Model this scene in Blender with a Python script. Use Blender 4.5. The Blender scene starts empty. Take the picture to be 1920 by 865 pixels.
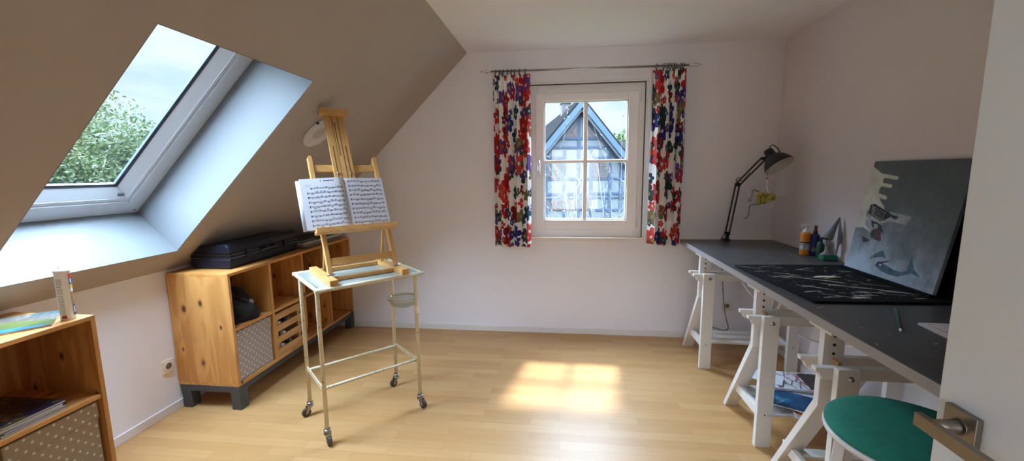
import bpy, bmesh, math, random
from mathutils import Vector, Matrix

random.seed(7)
PI = math.pi
C = bpy.context.scene.collection
V = Vector

# ------------------------------------------------------------------ mesh builder
class MB:
    def __init__(self):
        self.v, self.f, self.m, self.s, self.uv = [], [], [], [], {}

    def add(self, verts, faces, mat=0, smooth=False):
        b = len(self.v)
        self.v += [tuple(p) for p in verts]
        for f in faces:
            self.f.append([i + b for i in f])
            self.m.append(mat)
            self.s.append(smooth)
        return b

    def box(self, lo, hi, mat=0):
        x0, y0, z0 = lo
        x1, y1, z1 = hi
        vs = [(x0, y0, z0), (x1, y0, z0), (x1, y1, z0), (x0, y1, z0), (x0, y0, z1), (x1, y0, z1), (x1, y1, z1), (x0, y1, z1)]
        self.add(vs, [(0, 3, 2, 1), (4, 5, 6, 7), (0, 1, 5, 4), (1, 2, 6, 5), (2, 3, 7, 6), (3, 0, 4, 7)], mat)
        return self

    def obox(self, c, a, b, d, mat=0):
        c, a, b, d = V(c), V(a), V(b), V(d)
        vs = [c - a - b - d, c + a - b - d, c + a + b - d, c - a + b - d, c - a - b + d, c + a - b + d, c + a + b + d, c - a + b + d]
        self.add(vs, [(0, 3, 2, 1), (4, 5, 6, 7), (0, 1, 5, 4), (1, 2, 6, 5), (2, 3, 7, 6), (3, 0, 4, 7)], mat)
        return self

    def beam(self, p, q, w, h, up=(0, 0, 1), mat=0):
        p, q, up = V(p), V(q), V(up)
        d = (q - p)
        L = d.length
        d.normalize()
        s = d.cross(up).normalized()
        u = s.cross(d).normalized()
        return self.obox((p + q) / 2, d * L / 2, s * w / 2, u * h / 2, mat)

    def tube(self, pts, r, n=10, mat=0, closed=False, caps=True):
        pts = [V(p) for p in pts]
        N = len(pts)
        rs = r if isinstance(r, (list, tuple)) else [r] * N
        rings = []
        prev = None
        for i, p in enumerate(pts):
            if closed:
                t = (pts[(i + 1) % N] - pts[i - 1])
            else:
                t = pts[min(i + 1, N - 1)] - pts[max(i - 1, 0)]
            if t.length < 1e-9:
                t = V((0, 0, 1))
            t.normalize()
            if prev is None:
                a = V((0, 0, 1)) if abs(t.z) < .9 else V((1, 0, 0))
                u = (a - t * a.dot(t)).normalized()
            else:
                u = prev - t * prev.dot(t)
                u = u.normalized() if u.length > 1e-6 else prev
            prev = u
            w = t.cross(u)
            rings.append([p + (u * math.cos(2 * PI * k / n) + w * math.sin(2 * PI * k / n)) * rs[i] for k in range(n)])
        vs = [p for R in rings for p in R]
        fs = []
        M = N if closed else N - 1
        for i in range(M):
            j = (i + 1) % N
            for k in range(n):
                l = (k + 1) % n
                fs.append((i * n + k, i * n + l, j * n + l, j * n + k))
        b = self.add(vs, fs, mat, True)
        if caps and not closed:
            self.f += [[b + k for k in range(n)][::-1], [b + (N - 1) * n + k for k in range(n)]]
            self.m += [mat, mat]
            self.s += [False, False]
        return self

    def lathe(self, prof, c, axis=(0, 0, 1), n=24, mat=0, smooth=True):
        c, ax = V(c), V(axis).normalized()
        a = V((1, 0, 0)) if abs(ax.x) < .9 else V((0, 1, 0))
        u = (a - ax * a.dot(ax)).normalized()
        w = ax.cross(u)
        vs, fs = [], []
        for r, h in prof:
            for k in range(n):
                t = 2 * PI * k / n
                vs.append(c + ax * h + (u * math.cos(t) + w * math.sin(t)) * max(r, 1e-5))
        for i in range(len(prof) - 1):
            for k in range(n):
                l = (k + 1) % n
                fs.append((i * n + k, i * n + l, (i + 1) * n + l, (i + 1) * n + k))
        b = self.add(vs, fs, mat, smooth)
        N = len(prof)
        self.f += [[b + k for k in range(n)][::-1], [b + (N - 1) * n + k for k in range(n)]]
        self.m += [mat, mat]
        self.s += [False, False]
        return self

    def prism(self, poly, o, ex, ey, depth, mat=0, smooth=False):
        o, ex, ey, depth = V(o), V(ex), V(ey), V(depth)
        n = len(poly)
        vs = [o + ex * a + ey * b for a, b in poly] + [o + ex * a + ey * b + depth for a, b in poly]
        fs = [tuple(range(n))[::-1], tuple(range(n, 2 * n))]
        self.add(vs, fs, mat, False)
        b = len(self.v) - 2 * n
        for i in range(n):
            j = (i + 1) % n
            self.f.append([b + i, b + j, b + n + j, b + n + i])
            self.m.append(mat)
            self.s.append(smooth)
        return self

    def poly(self, poly, o, ex, ey, mat=0):
        o, ex, ey = V(o), V(ex), V(ey)
        self.add([o + ex * a + ey * b for a, b in poly], [tuple(range(len(poly)))], mat)
        return self

    def sphere(self, c, r, n=16, mat=0, scale=(1, 1, 1)):
        c = V(c)
        vs, fs = [], []
        m = n // 2
        for i in range(m + 1):
            th = PI * i / m
            for k in range(n):
                ph = 2 * PI * k / n
                vs.append(c + V((r * scale[0] * math.sin(th) * math.cos(ph), r * scale[1] * math.sin(th) * math.sin(ph), r * scale[2] * math.cos(th))))
        for i in range(m):
            for k in range(n):
                l = (k + 1) % n
                fs.append((i * n + k, (i + 1) * n + k, (i + 1) * n + l, i * n + l))
        self.add(vs, fs, mat, True)
        return self

    def torus(self, c, R, r, axis=(0, 0, 1), n=32, k=8, mat=0):
        c, ax = V(c), V(axis).normalized()
        a = V((1, 0, 0)) if abs(ax.x) < .9 else V((0, 1, 0))
        u = (a - ax * a.dot(ax)).normalized()
        w = ax.cross(u)
        return self.tube([c + (u * math.cos(2 * PI * i / n) + w * math.sin(2 * PI * i / n)) * R for i in range(n)], r, k, mat, closed=True)


def root_of(o):
    while o.parent:
        o = o.parent
    return o


def build(name, mb, mats, parent=None, bevel=0, recalc=True, loc=None, merge=False, solid=0, subd=0):
    """links the collected shapes as ONE mesh object; coordinates are world ones, taken relative to the thing's base"""
    if not isinstance(mats, (list, tuple)):
        mats = [mats]
    org = V(root_of(parent).location) if parent else V(loc or (0, 0, 0))
    me = bpy.data.meshes.new(name)
    me.from_pydata([tuple(V(p) - org) for p in mb.v], [], mb.f)
    for m in mats:
        me.materials.append(m)
    me.polygons.foreach_set('material_index', mb.m)
    me.polygons.foreach_set('use_smooth', mb.s)
    if recalc or merge:
        bm = bmesh.new()
        bm.from_mesh(me)
        if merge:
            bmesh.ops.remove_doubles(bm, verts=bm.verts, dist=1e-5)
        bmesh.ops.recalc_face_normals(bm, faces=bm.faces)
        bm.to_mesh(me)
        bm.free()
    if mb.uv:
        uvl = me.uv_layers.new(name='UVMap')
        for lp in me.loops:
            uvl.data[lp.index].uv = mb.uv.get(lp.vertex_index, (0, 0))
    o = bpy.data.objects.new(name, me)
    C.objects.link(o)
    if parent:
        o.parent = parent
    else:
        o.location = org
    if bevel:
        b = o.modifiers.new('bevel', 'BEVEL')
        b.width = bevel
        b.segments = 2
        b.limit_method = 'ANGLE'
        b.angle_limit = math.radians(50)
    if solid:
        s = o.modifiers.new('solid', 'SOLIDIFY')
        s.thickness = solid
    if subd:
        s = o.modifiers.new('sub', 'SUBSURF')
        s.levels = s.render_levels = subd
    return o


def tag(o, label, cat, group=None):
    o['label'] = label
    o['category'] = cat
    if group:
        o['group'] = group
    return o


def thing(name, label, cat, loc=(0, 0, 0), group=None):
    o = bpy.data.objects.new(name, None)
    o.empty_display_size = .05
    C.objects.link(o)
    o.location = loc
    return tag(o, label, cat, group)


def struct(o):
    o['kind'] = 'structure'
    return o


def dup(root, delta, label, group=None):
    def cp(o, par):
        c = o.copy()
        C.objects.link(c)
        c.parent = par
        for ch in list(o.children):
            cp(ch, c)
        return c
    r = cp(root, None)
    r.location = V(root.location) + V(delta)
    r['label'] = label
    if group:
        r['group'] = group
    return r


# ------------------------------------------------------------------ materials
class NT:
    def __init__(self, name):
        self.mat = bpy.data.materials.new(name)
        self.mat.use_nodes = True
        self.t = self.mat.node_tree
        self.t.nodes.clear()
        self.out = self.n('ShaderNodeOutputMaterial')
        self.p = self.n('ShaderNodeBsdfPrincipled')
        self.l(self.p.outputs[0], self.out.inputs[0])

    def n(self, typ, **kw):
        nd = self.t.nodes.new(typ)
        for k, v in kw.items():
            setattr(nd, k, v)
        return nd

    def l(self, a, b):
        self.t.links.new(a, b)

    def math(self, op, a, b=None, c=None, clamp=False):
        nd = self.n('ShaderNodeMath', operation=op, use_clamp=clamp)
        for i, x in enumerate((a, b, c)):
            if x is None:
                continue
            if isinstance(x, (int, float)):
                nd.inputs[i].default_value = x
            else:
                self.l(x, nd.inputs[i])
        return nd.outputs[0]

    def mix(self, fac, a, b, mode='MIX'):
        nd = self.n('ShaderNodeMix', data_type='RGBA', blend_type=mode)
        for sock, x in ((nd.inputs[0], fac), (nd.inputs[6], a), (nd.inputs[7], b)):
            if isinstance(x, (int, float)):
                sock.default_value = x
            elif isinstance(x, (tuple, list)):
                sock.default_value = (*x, 1)
            else:
                self.l(x, sock)
        return nd.outputs[2]

    def coord(self, scale=(1, 1, 1), kind='Object', rot=(0, 0, 0), loc=(0, 0, 0)):
        tc = self.n('ShaderNodeTexCoord')
        mp = self.n('ShaderNodeMapping')
        mp.inputs['Scale'].default_value = scale
        mp.inputs['Rotation'].default_value = rot
        mp.inputs['Location'].default_value = loc
        self.l(tc.outputs[kind], mp.inputs[0])
        return mp.outputs[0]

    def noise(self, vec, scale=5, detail=3, rough=.5, dist=0):
        nd = self.n('ShaderNodeTexNoise')
        nd.inputs['Scale'].default_value = scale
        nd.inputs['Detail'].default_value = detail
        nd.inputs['Roughness'].default_value = rough
        nd.inputs['Distortion'].default_value = dist
        self.l(vec, nd.inputs['Vector'])
        return nd.outputs[0]

    def ramp(self, fac, stops, interp='LINEAR'):
        nd = self.n('ShaderNodeValToRGB')
        nd.color_ramp.interpolation = interp
        while len(nd.color_ramp.elements) < len(stops):
            nd.color_ramp.elements.new(.5)
        for e, (p, c) in zip(nd.color_ramp.elements, stops):
            e.position = p
            e.color = (*c, 1) if isinstance(c, (tuple, list)) else (c, c, c, 1)
        self.l(fac, nd.inputs[0])
        return nd.outputs[0]

    def bump(self, h, strength=.2, dist=.01):
        b = self.n('ShaderNodeBump')
        b.inputs['Strength'].default_value = strength
        b.inputs['Distance'].default_value = dist
        self.l(h, b.inputs['Height'])
        self.l(b.outputs[0], self.p.inputs['Normal'])

    def base(self, x):
        if isinstance(x, (tuple, list)):
            self.p.inputs['Base Color'].default_value = (*x, 1)
        else:
            self.l(x, self.p.inputs['Base Color'])

    def set(self, **kw):
        for k, v in kw.items():
            self.p.inputs[k.replace('_', ' ')].default_value = v
        return self


def plain(name, col, rough=.5, var=.08, scale=12, metal=0, bump=0, **kw):
    m = NT(name)
    nz = m.noise(m.coord(), scale, 4, .6)
    f = m.ramp(nz, [(.3, 1 - var), (.7, 1 + var * .5)])
    m.base(m.mix(1.0, col, f, 'MULTIPLY'))
    m.set(Roughness=rough, Metallic=metal)
    for k, v in kw.items():
        m.p.inputs[k.replace('_', ' ')].default_value = v
    if bump:
        m.bump(m.noise(m.coord(), scale * 8, 3), bump, .003)
    return m.mat


def wood(name, light, dark, axis='x', rough=.45, knots=True, freq=7, stretch=.07, knotcol=(.10, .03, .012)):
    """pine: long grain along AXIS, with rings and knots"""
    m = NT(name)
    tc = m.n('ShaderNodeSeparateXYZ')
    m.l(m.coord(), tc.inputs[0])
    k = 'xyz'.index(axis)
    o1, o2 = [q for q in range(3) if q != k]
    across = m.math('ADD', tc.outputs[o1], m.math('MULTIPLY', tc.outputs[o2], .93))
    along = tc.outputs[k]
    def vec2(sa, sb):
        cb = m.n('ShaderNodeCombineXYZ')
        m.l(m.math('MULTIPLY', across, sa), cb.inputs[0])
        m.l(m.math('MULTIPLY', along, sb), cb.inputs[1])
        return cb.outputs[0]
    kd = None
    if knots:
        vo = m.n('ShaderNodeTexVoronoi', voronoi_dimensions='2D')
        vo.inputs['Scale'].default_value = 1
        m.l(vec2(7.5, 4.6), vo.inputs['Vector'])
        sep = m.n('ShaderNodeSeparateColor')
        m.l(vo.outputs['Color'], sep.inputs[0])
        on = m.math('GREATER_THAN', sep.outputs[0], .52)
        kd = m.math('ADD', m.math('MULTIPLY', vo.outputs['Distance'], m.math('MULTIPLY_ADD', sep.outputs[1], 1.2, .75)), m.math('SUBTRACT', 1, on))
    n1 = m.noise(vec2(1, stretch), freq, 3, .5, .5)
    ph = m.math('MULTIPLY', n1, 34 if knots else 26)
    if kd is not None:      # rings swirl around the knots
        ph = m.math('ADD', ph, m.math('MULTIPLY', m.math('DIVIDE', 1, m.math('ADD', kd, .12)), .9))
    wv = m.math('MULTIPLY_ADD', m.math('SINE', ph), .5, .5)
    n2 = m.noise(vec2(1, stretch * .6), freq * 9, 3, .6)
    g = m.math('MULTIPLY_ADD', wv, .62, m.math('MULTIPLY', n2, .38))
    col = m.mix(g, dark, light)
    big = m.noise(m.coord(), 2.2, 2)
    col = m.mix(m.ramp(big, [(.35, 0), (.7, .35)]), col, tuple(c * .8 for c in light))
    if kd is not None:
        kk = m.ramp(kd, [(.045, 1), (.075, .85), (.10, .30), (.20, 0)])
        col = m.mix(kk, col, knotcol)
    m.base(col)
    m.set(Roughness=rough)
    m.bump(g, .12, .002)
    return m.mat


M = {}
# walls: fine-textured painted wallpaper
def paint(name, col):
    m = NT(name)
    v = m.coord()
    n = m.noise(v, 1.3, 3)
    m.base(m.mix(m.ramp(n, [(.3, 0), (.7, 1)]), tuple(c * .97 for c in col), col))
    m.set(Roughness=.9)
    m.p.inputs['Specular IOR Level'].default_value = .25
    m.bump(m.noise(v, 330, 2, .6), .22, .002)
    return m.mat


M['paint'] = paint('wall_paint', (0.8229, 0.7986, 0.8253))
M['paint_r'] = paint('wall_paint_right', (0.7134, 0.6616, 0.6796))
M['ceil'] = paint('ceiling_paint', (0.8370, 0.8231, 0.8649))
M['slope'] = paint('slope_paint_shaded', (0.4406, 0.3838, 0.3459))  # ceiling paint darkened: the shade on the slope is put into the colour
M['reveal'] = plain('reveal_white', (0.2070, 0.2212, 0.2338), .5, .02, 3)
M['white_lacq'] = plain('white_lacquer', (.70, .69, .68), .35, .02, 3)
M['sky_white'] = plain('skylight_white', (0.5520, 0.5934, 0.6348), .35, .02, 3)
M['upvc'] = plain('window_white', (.90, .87, .86), .4, .02, 3)
M['base_w'] = plain('baseboard_white', (.74, .70, .67), .45, .03, 3)
M['gasket'] = plain('gasket', (.03, .035, .05), .5)
M['gasket_grey'] = plain('gasket_grey', (.07, .09, .12), .5)
M['chrome'] = plain('chrome', (.75, .75, .76), .22, .02, 3, 1)
M['nickel'] = plain('brushed_nickel', (.27, .245, .21), .36, .06, 40, 1)
M['pine_x'] = wood('pine_x', (.70, .36, .11), (.45, .175, .035), 'x')
M['pine_y'] = wood('pine_y', (.70, .36, .11), (.45, .175, .035), 'y')
M['pine_z'] = wood('pine_z', (.70, .36, .11), (.45, .175, .035), 'z')
M['pine_pale'] = wood('pine_pale', (.80, .60, .33), (.70, .47, .22), 'y')
M['beech'] = wood('beech', (.66, .38, .135), (.56, .29, .09), 'x', .38, False, 12)
M['beech_z'] = wood('beech_z', (.66, .38, .135), (.56, .29, .09), 'z', .38, False, 12)
M['white_wood'] = wood('white_wood', (0.7520, 0.7238, 0.6768), (.74, .70, .64), 'z', .5, False, 16)
M['crate'] = wood('crate_wood', (.68, .42, .18), (.55, .30, .11), 'y', .6, False, 20)
M['peg'] = wood('peg', (.50, .27, .11), (.4, .2, .08), 'y', .6, False)
M['dark_grey'] = plain('dark_grey_stain', (.055, .06, .062), .5, .1)
M['desk_edge'] = plain('desk_edge_grey', (.30, .29, .285), .4, .05, 6)
M['black_pl'] = plain('black_plastic', (.012, .013, .018), .38, .1)
M['case_black'] = plain('case_shell', (.008, .010, .020), .36, .1, Specular_IOR_Level=.3)
M['black_metal'] = plain('black_metal', (.008, .010, .010), .42, .1)
M['black_cloth'] = plain('black_cloth', (.012, .012, .014), .9, .2)
M['paper'] = plain('paper', (.62, .62, .66), .7, .03, 6)
M['paper_edge'] = plain('paper_edge', (.60, .58, .55), .8, .2, 60)
M['ink'] = plain('ink', (.02, .02, .025), .7)
M['green_cloth'] = plain('green_cloth', (.010, .20, .14), .85, .18, 30, 0, .15)
M['white_pl'] = plain('white_plastic', (.86, .86, .85), .4, .02)
M['cream_pl'] = plain('cream_plastic', (.78, .70, .56), .4, .03)
M['orange'] = plain('orange_paint_bottle', (.72, .24, .02), .35, .05)
M['blue_b'] = plain('blue_bottle', (.01, .02, .14), .3, .05)
M['green_d'] = plain('dark_green', (.01, .05, .03), .5, .2)
M['green_m'] = plain('green_base', (.015, .19, .10), .4, .1)
M['grey_clay'] = plain('grey_clay', (.34, .36, .40), .6, .12, 20)
M['grey_dk'] = plain('grey_hat', (.17, .19, .21), .7, .15, 25)
M['hair'] = plain('black_hair', (.01, .01, .012), .6)
M['gold'] = NT('gold_tinsel')
_m = M['gold']
_vo = _m.n('ShaderNodeTexVoronoi')
_vo.inputs['Scale'].default_value = 130
_m.l(_m.coord(), _vo.inputs['Vector'])
_sep = _m.n('ShaderNodeSeparateColor')
_m.l(_vo.outputs['Color'], _sep.inputs[0])
_m.base(_m.ramp(_sep.outputs[0], [(0, (.16, .12, .01)), (.5, (.62, .52, .06)), (1, (.9, .85, .35))]))
_m.set(Metallic=.7, Roughness=.35)
_m.bump(_vo.outputs['Distance'], 1, .01)
M['gold'] = _m.mat
M['foil'] = plain('foil_silver', (.86, .86, .88), .4, .2, 60, .0)
M['foil_dk'] = plain('foil_dark', (.18, .13, .10), .45, .5, 90, .6)
M['red'] = plain('red_bit', (.45, .06, .03), .5)
M['steel_dk'] = plain('caster_steel', (.36, .34, .32), .3, .2, 30, 1)
M['rubber'] = plain('caster_rubber', (.07, .045, .03), .6, .3, 40)
M['bark'] = plain('bark', (.13, .115, .09), .9, .3, 30)
M['bark_pale'] = plain('bark_pale', (.085, .083, .075), .9, .3, 30)

# cream-painted steel with rust chips
m = NT('cream_enamel')
n = m.noise(m.coord((1, 1, .5)), 55, 4, .7)
m.base(m.mix(m.ramp(n, [(.60, 0), (.67, 1)]), (.62, .55, .375), (.18, .09, .045)))
m.set(Roughness=.4)
M['cream'] = m.mat

# dotted fabric on storage boxes
def dotted(name, col, dot, pitch=.047, r=.0055):
    m = NT(name)
    sp = m.n('ShaderNodeSeparateXYZ')
    m.l(m.coord(), sp.inputs[0])
    y, z = sp.outputs[1], sp.outputs[2]
    a = m.math('DIVIDE', m.math('ADD', y, z), pitch)
    b = m.math('DIVIDE', m.math('SUBTRACT', y, z), pitch)
    fa = m.math('SUBTRACT', m.math('FRACT', a), .5)
    fb = m.math('SUBTRACT', m.math('FRACT', b), .5)
    d = m.math('SQRT', m.math('ADD', m.math('MULTIPLY', fa, fa), m.math('MULTIPLY', fb, fb)))
    f = m.math('LESS_THAN', d, r * 1.42 / pitch)
    n = m.noise(m.coord(), 300, 2)
    c2 = m.mix(m.ramp(n, [(.3, 0), (.7, 1)]), tuple(c * .88 for c in col), col)
    m.base(m.mix(f, c2, dot))
    m.set(Roughness=.85)
    return m.mat
M['dots'] = dotted('dotted_fabric', (.40, .35, .315), (.72, .70, .68))
M['dots2'] = dotted('dotted_fabric_tan', (.36, .285, .20), (.66, .60, .50), .049, .0055)

# parquet of short beech strips
m = NT('parquet')
vec = m.coord()
br = m.n('ShaderNodeTexBrick')
br.offset = .37
br.offset_frequency = 2
br.squash = 1
m.l(vec, br.inputs['Vector'])
br.inputs['Color1'].default_value = (0, 0, 0, 1)
br.inputs['Color2'].default_value = (1, 1, 1, 1)
br.inputs['Mortar'].default_value = (.0, .0, .0, 1)
br.inputs['Scale'].default_value = 1
br.inputs['Mortar Size'].default_value = .0006
br.inputs['Mortar Smooth'].default_value = .1
br.inputs['Brick Width'].default_value = .47
br.inputs['Row Height'].default_value = .068
g = m.noise(m.coord((.06, 1, 1)), 60, 5, .62, .3)
g2 = m.noise(m.coord((.25, 1, 1)), 8, 3, .6)
f = m.math('ADD', m.math('MULTIPLY', br.outputs[0], .34), m.math('MULTIPLY', g, .36))
f = m.math('ADD', f, m.math('MULTIPLY', g2, .34))
c = m.ramp(f, [(.15, (.425, .222, .078)), (.5, (.515, .288, .112)), (.9, (.60, .365, .162))])
c = m.mix(m.math('MULTIPLY', br.outputs['Fac'], .55), c, (.22, .11, .04))
m.base(c)
m.set(Roughness=.40)
m.p.inputs['Specular IOR Level'].default_value = .40
m.bump(br.outputs['Fac'], .05, .001)
M['floor'] = m.mat

# desk top: near-black foil with fine smudges
m = NT('desk_foil')
n = m.noise(m.coord(), 5, 5, .65)
m.base(m.ramp(n, [(.3, (.052, .055, .062)), (.7, (.086, .090, .098))]))
m.set(Roughness=.36)
m.p.inputs['Specular IOR Level'].default_value = .45
M['desk'] = m.mat

# window glass: clear pane with fresnel reflection
m = NT('pane_glass')
m.t.nodes.remove(m.p)
tr = m.n('ShaderNodeBsdfTransparent')
tr.inputs[0].default_value = (.96, .98, .98, 1)
gl = m.n('ShaderNodeBsdfGlossy')
gl.inputs['Roughness'].default_value = .02
lw = m.n('ShaderNodeLayerWeight')
lw.inputs[0].default_value = .5
mx = m.n('ShaderNodeMixShader')
m.l(m.math('MULTIPLY_ADD', m.math('POWER', lw.outputs['Facing'], 5), .45, .03), mx.inputs[0])
m.l(tr.outputs[0], mx.inputs[1])
m.l(gl.outputs[0], mx.inputs[2])
m.l(mx.outputs[0], m.out.inputs[0])
M['glass'] = m.mat

m = NT('bowl_glass')
m.t.nodes.remove(m.p)
tr = m.n('ShaderNodeBsdfTransparent')
tr.inputs[0].default_value = (.90, .92, .88, 1)
gl = m.n('ShaderNodeBsdfGlossy')
gl.inputs['Roughness'].default_value = .05
lw = m.n('ShaderNodeLayerWeight')
lw.inputs[0].default_value = .35
mx = m.n('ShaderNodeMixShader')
m.l(m.math('MULTIPLY', m.math('POWER', lw.outputs['Facing'], 2), .35), mx.inputs[0])
m.l(tr.outputs[0], mx.inputs[1])
m.l(gl.outputs[0], mx.inputs[2])
m.l(mx.outputs[0], m.out.inputs[0])
M['bowl_glass'] = m.mat

# frosted milky glass of the trolley top
m = NT('trolley_glass')
m.base((.33, .36, .32))
m.set(Roughness=.18)
M['milk'] = m.mat

# floral curtain print
m = NT('floral_print')
uv = m.n('ShaderNodeTexCoord').outputs['UV']
COLS = [(0, (.50, .010, .016)), (.16, (.62, .02, .015)), (.27, (.25, .008, .02)), (.35, (.006, .06, .11)), (.50, (.01, .055, .05)), (.64, (.012, .02, .20)),
        (.74, (.60, .05, .025)), (.84, (.20, .15, .055)), (.93, (.13, .05, .24))]
col = (.80, .78, .76)
for i, (sc, off, R0) in enumerate(((5.6, (0, 0), .47), (5.0, (3.37, 1.71), .49), (7.6, (7.1, 4.4), .34))):
    mp = m.n('ShaderNodeMapping')
    mp.inputs['Scale'].default_value = (sc, sc, sc)
    mp.inputs['Location'].default_value = (off[0], off[1], 0)
    m.l(uv, mp.inputs[0])
    vo = m.n('ShaderNodeTexVoronoi', voronoi_dimensions='2D')
    vo.inputs['Scale'].default_value = 1
    vo.inputs['Randomness'].default_value = .8
    m.l(mp.outputs[0], vo.inputs['Vector'])
    sub = m.n('ShaderNodeVectorMath', operation='SUBTRACT')
    m.l(mp.outputs[0], sub.inputs[0])
    m.l(vo.outputs['Position'], sub.inputs[1])
    sp = m.n('ShaderNodeSeparateXYZ')
    m.l(sub.outputs[0], sp.inputs[0])
    sc_ = m.n('ShaderNodeSeparateColor')
    m.l(vo.outputs['Color'], sc_.inputs[0])
    ang = m.math('ARCTAN2', sp.outputs[1], sp.outputs[0])
    ang = m.math('MULTIPLY_ADD', ang, 5, m.math('MULTIPLY', sc_.outputs[1], 6.28))
    rad = m.math('MULTIPLY', m.math('MULTIPLY_ADD', m.math('ABSOLUTE', m.math('SINE', m.math('MULTIPLY', ang, .5))), .42, .58), R0)
    rad = m.math('MULTIPLY', rad, m.math('MULTIPLY_ADD', sc_.outputs[2], .45, .68))
    d = vo.outputs['Distance']
    mask = m.math('LESS_THAN', d, rad)
    if i:
        mask = m.math('MULTIPLY', mask, m.math('GREATER_THAN', sc_.outputs[1], .25))
    fc = m.ramp(sc_.outputs[0], COLS, 'CONSTANT')
    nz = m.noise(mp.outputs[0], 4, 2)
    fc = m.mix(m.ramp(nz, [(.35, 0), (.65, .55)]), fc, m.mix(1, fc, (.35, .3, .35), 'MULTIPLY'))
    ctr = m.math('LESS_THAN', d, .085)
    fc = m.mix(ctr, fc, m.mix(m.math('GREATER_THAN', sc_.outputs[2], .5), (.28, .22, .08), (.6, .55, .5)))
    col = m.mix(mask, col, fc)
m.base(col)
m.set(Roughness=.85)
M['floral'] = m.mat
M['lining'] = plain('curtain_lining', (.74, .76, .80), .85, .03)

# outdoors
M['h_white'] = plain('house_plaster', (0.0487, 0.0542, 0.0597), .9, .06, 1.5)
M['h_blue'] = plain('house_blue_timber', (0.0045, 0.0136, 0.0310), .8, .2, 3)
M['h_barge'] = plain('house_blue_board', (0.0070, 0.0254, 0.0711), .6, .12, 2)
M['h_roof'] = plain('house_roof_tile', (0.0107, 0.0107, 0.0112), .8, .25, 6, Specular_IOR_Level=.0)
M['h_brown'] = plain('house_red_brown', (0.0338, 0.0127, 0.0098), .7, .2, 5)
M['h_brick'] = plain('house_chimney', (0.0365, 0.0309, 0.0323), .9, .2, 6)
M['h_pane'] = plain('house_pane', (0.0310, 0.0372, 0.0372), .15, .2, 3)
M['grass'] = plain('grass', (0.0232, 0.0349, 0.0116), .95, .3, 1.5)


def leafmat(name, c1, c2, trans=.35):
    m = NT(name)
    oi = m.n('ShaderNodeNewGeometry')
    col = m.mix(oi.outputs['Random Per Island'], c1, c2)
    m.base(col)
    m.set(Roughness=.6)
    m.p.inputs['Specular IOR Level'].default_value = .2
    tl = m.n('ShaderNodeBsdfTranslucent')
    m.l(col, tl.inputs[0])
    mx = m.n('ShaderNodeMixShader')
    mx.inputs[0].default_value = trans
    m.l(m.p.outputs[0], mx.inputs[1])
    m.l(tl.outputs[0], mx.inputs[2])
    m.l(mx.outputs[0], m.out.inputs[0])
    return m.mat


M['leaf'] = leafmat('leaf_spring', (0.0150, 0.0255, 0.0075), (0.0450, 0.0600, 0.0225))
M['leaf2'] = leafmat('leaf_far', (0.0150, 0.0300, 0.0060), (0.0375, 0.0600, 0.0150))
M['bud'] = leafmat('leaf_bud', (0.0375, 0.0405, 0.0270), (0.0863, 0.0885, 0.0750), .4)
# ------------------------------------------------------------------ the room (x right, y towards the window wall, z up)
XL, XR, YB, ZC = -2.47, 1.80, 3.787, 2.555
XC = -.83                               # where the slope meets the ceiling
WX0, WX1, WZ0, WZ1 = -.277, .717, .912, 2.263   # window opening
YH = -1.7                               # end of the hall behind the open door


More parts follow.
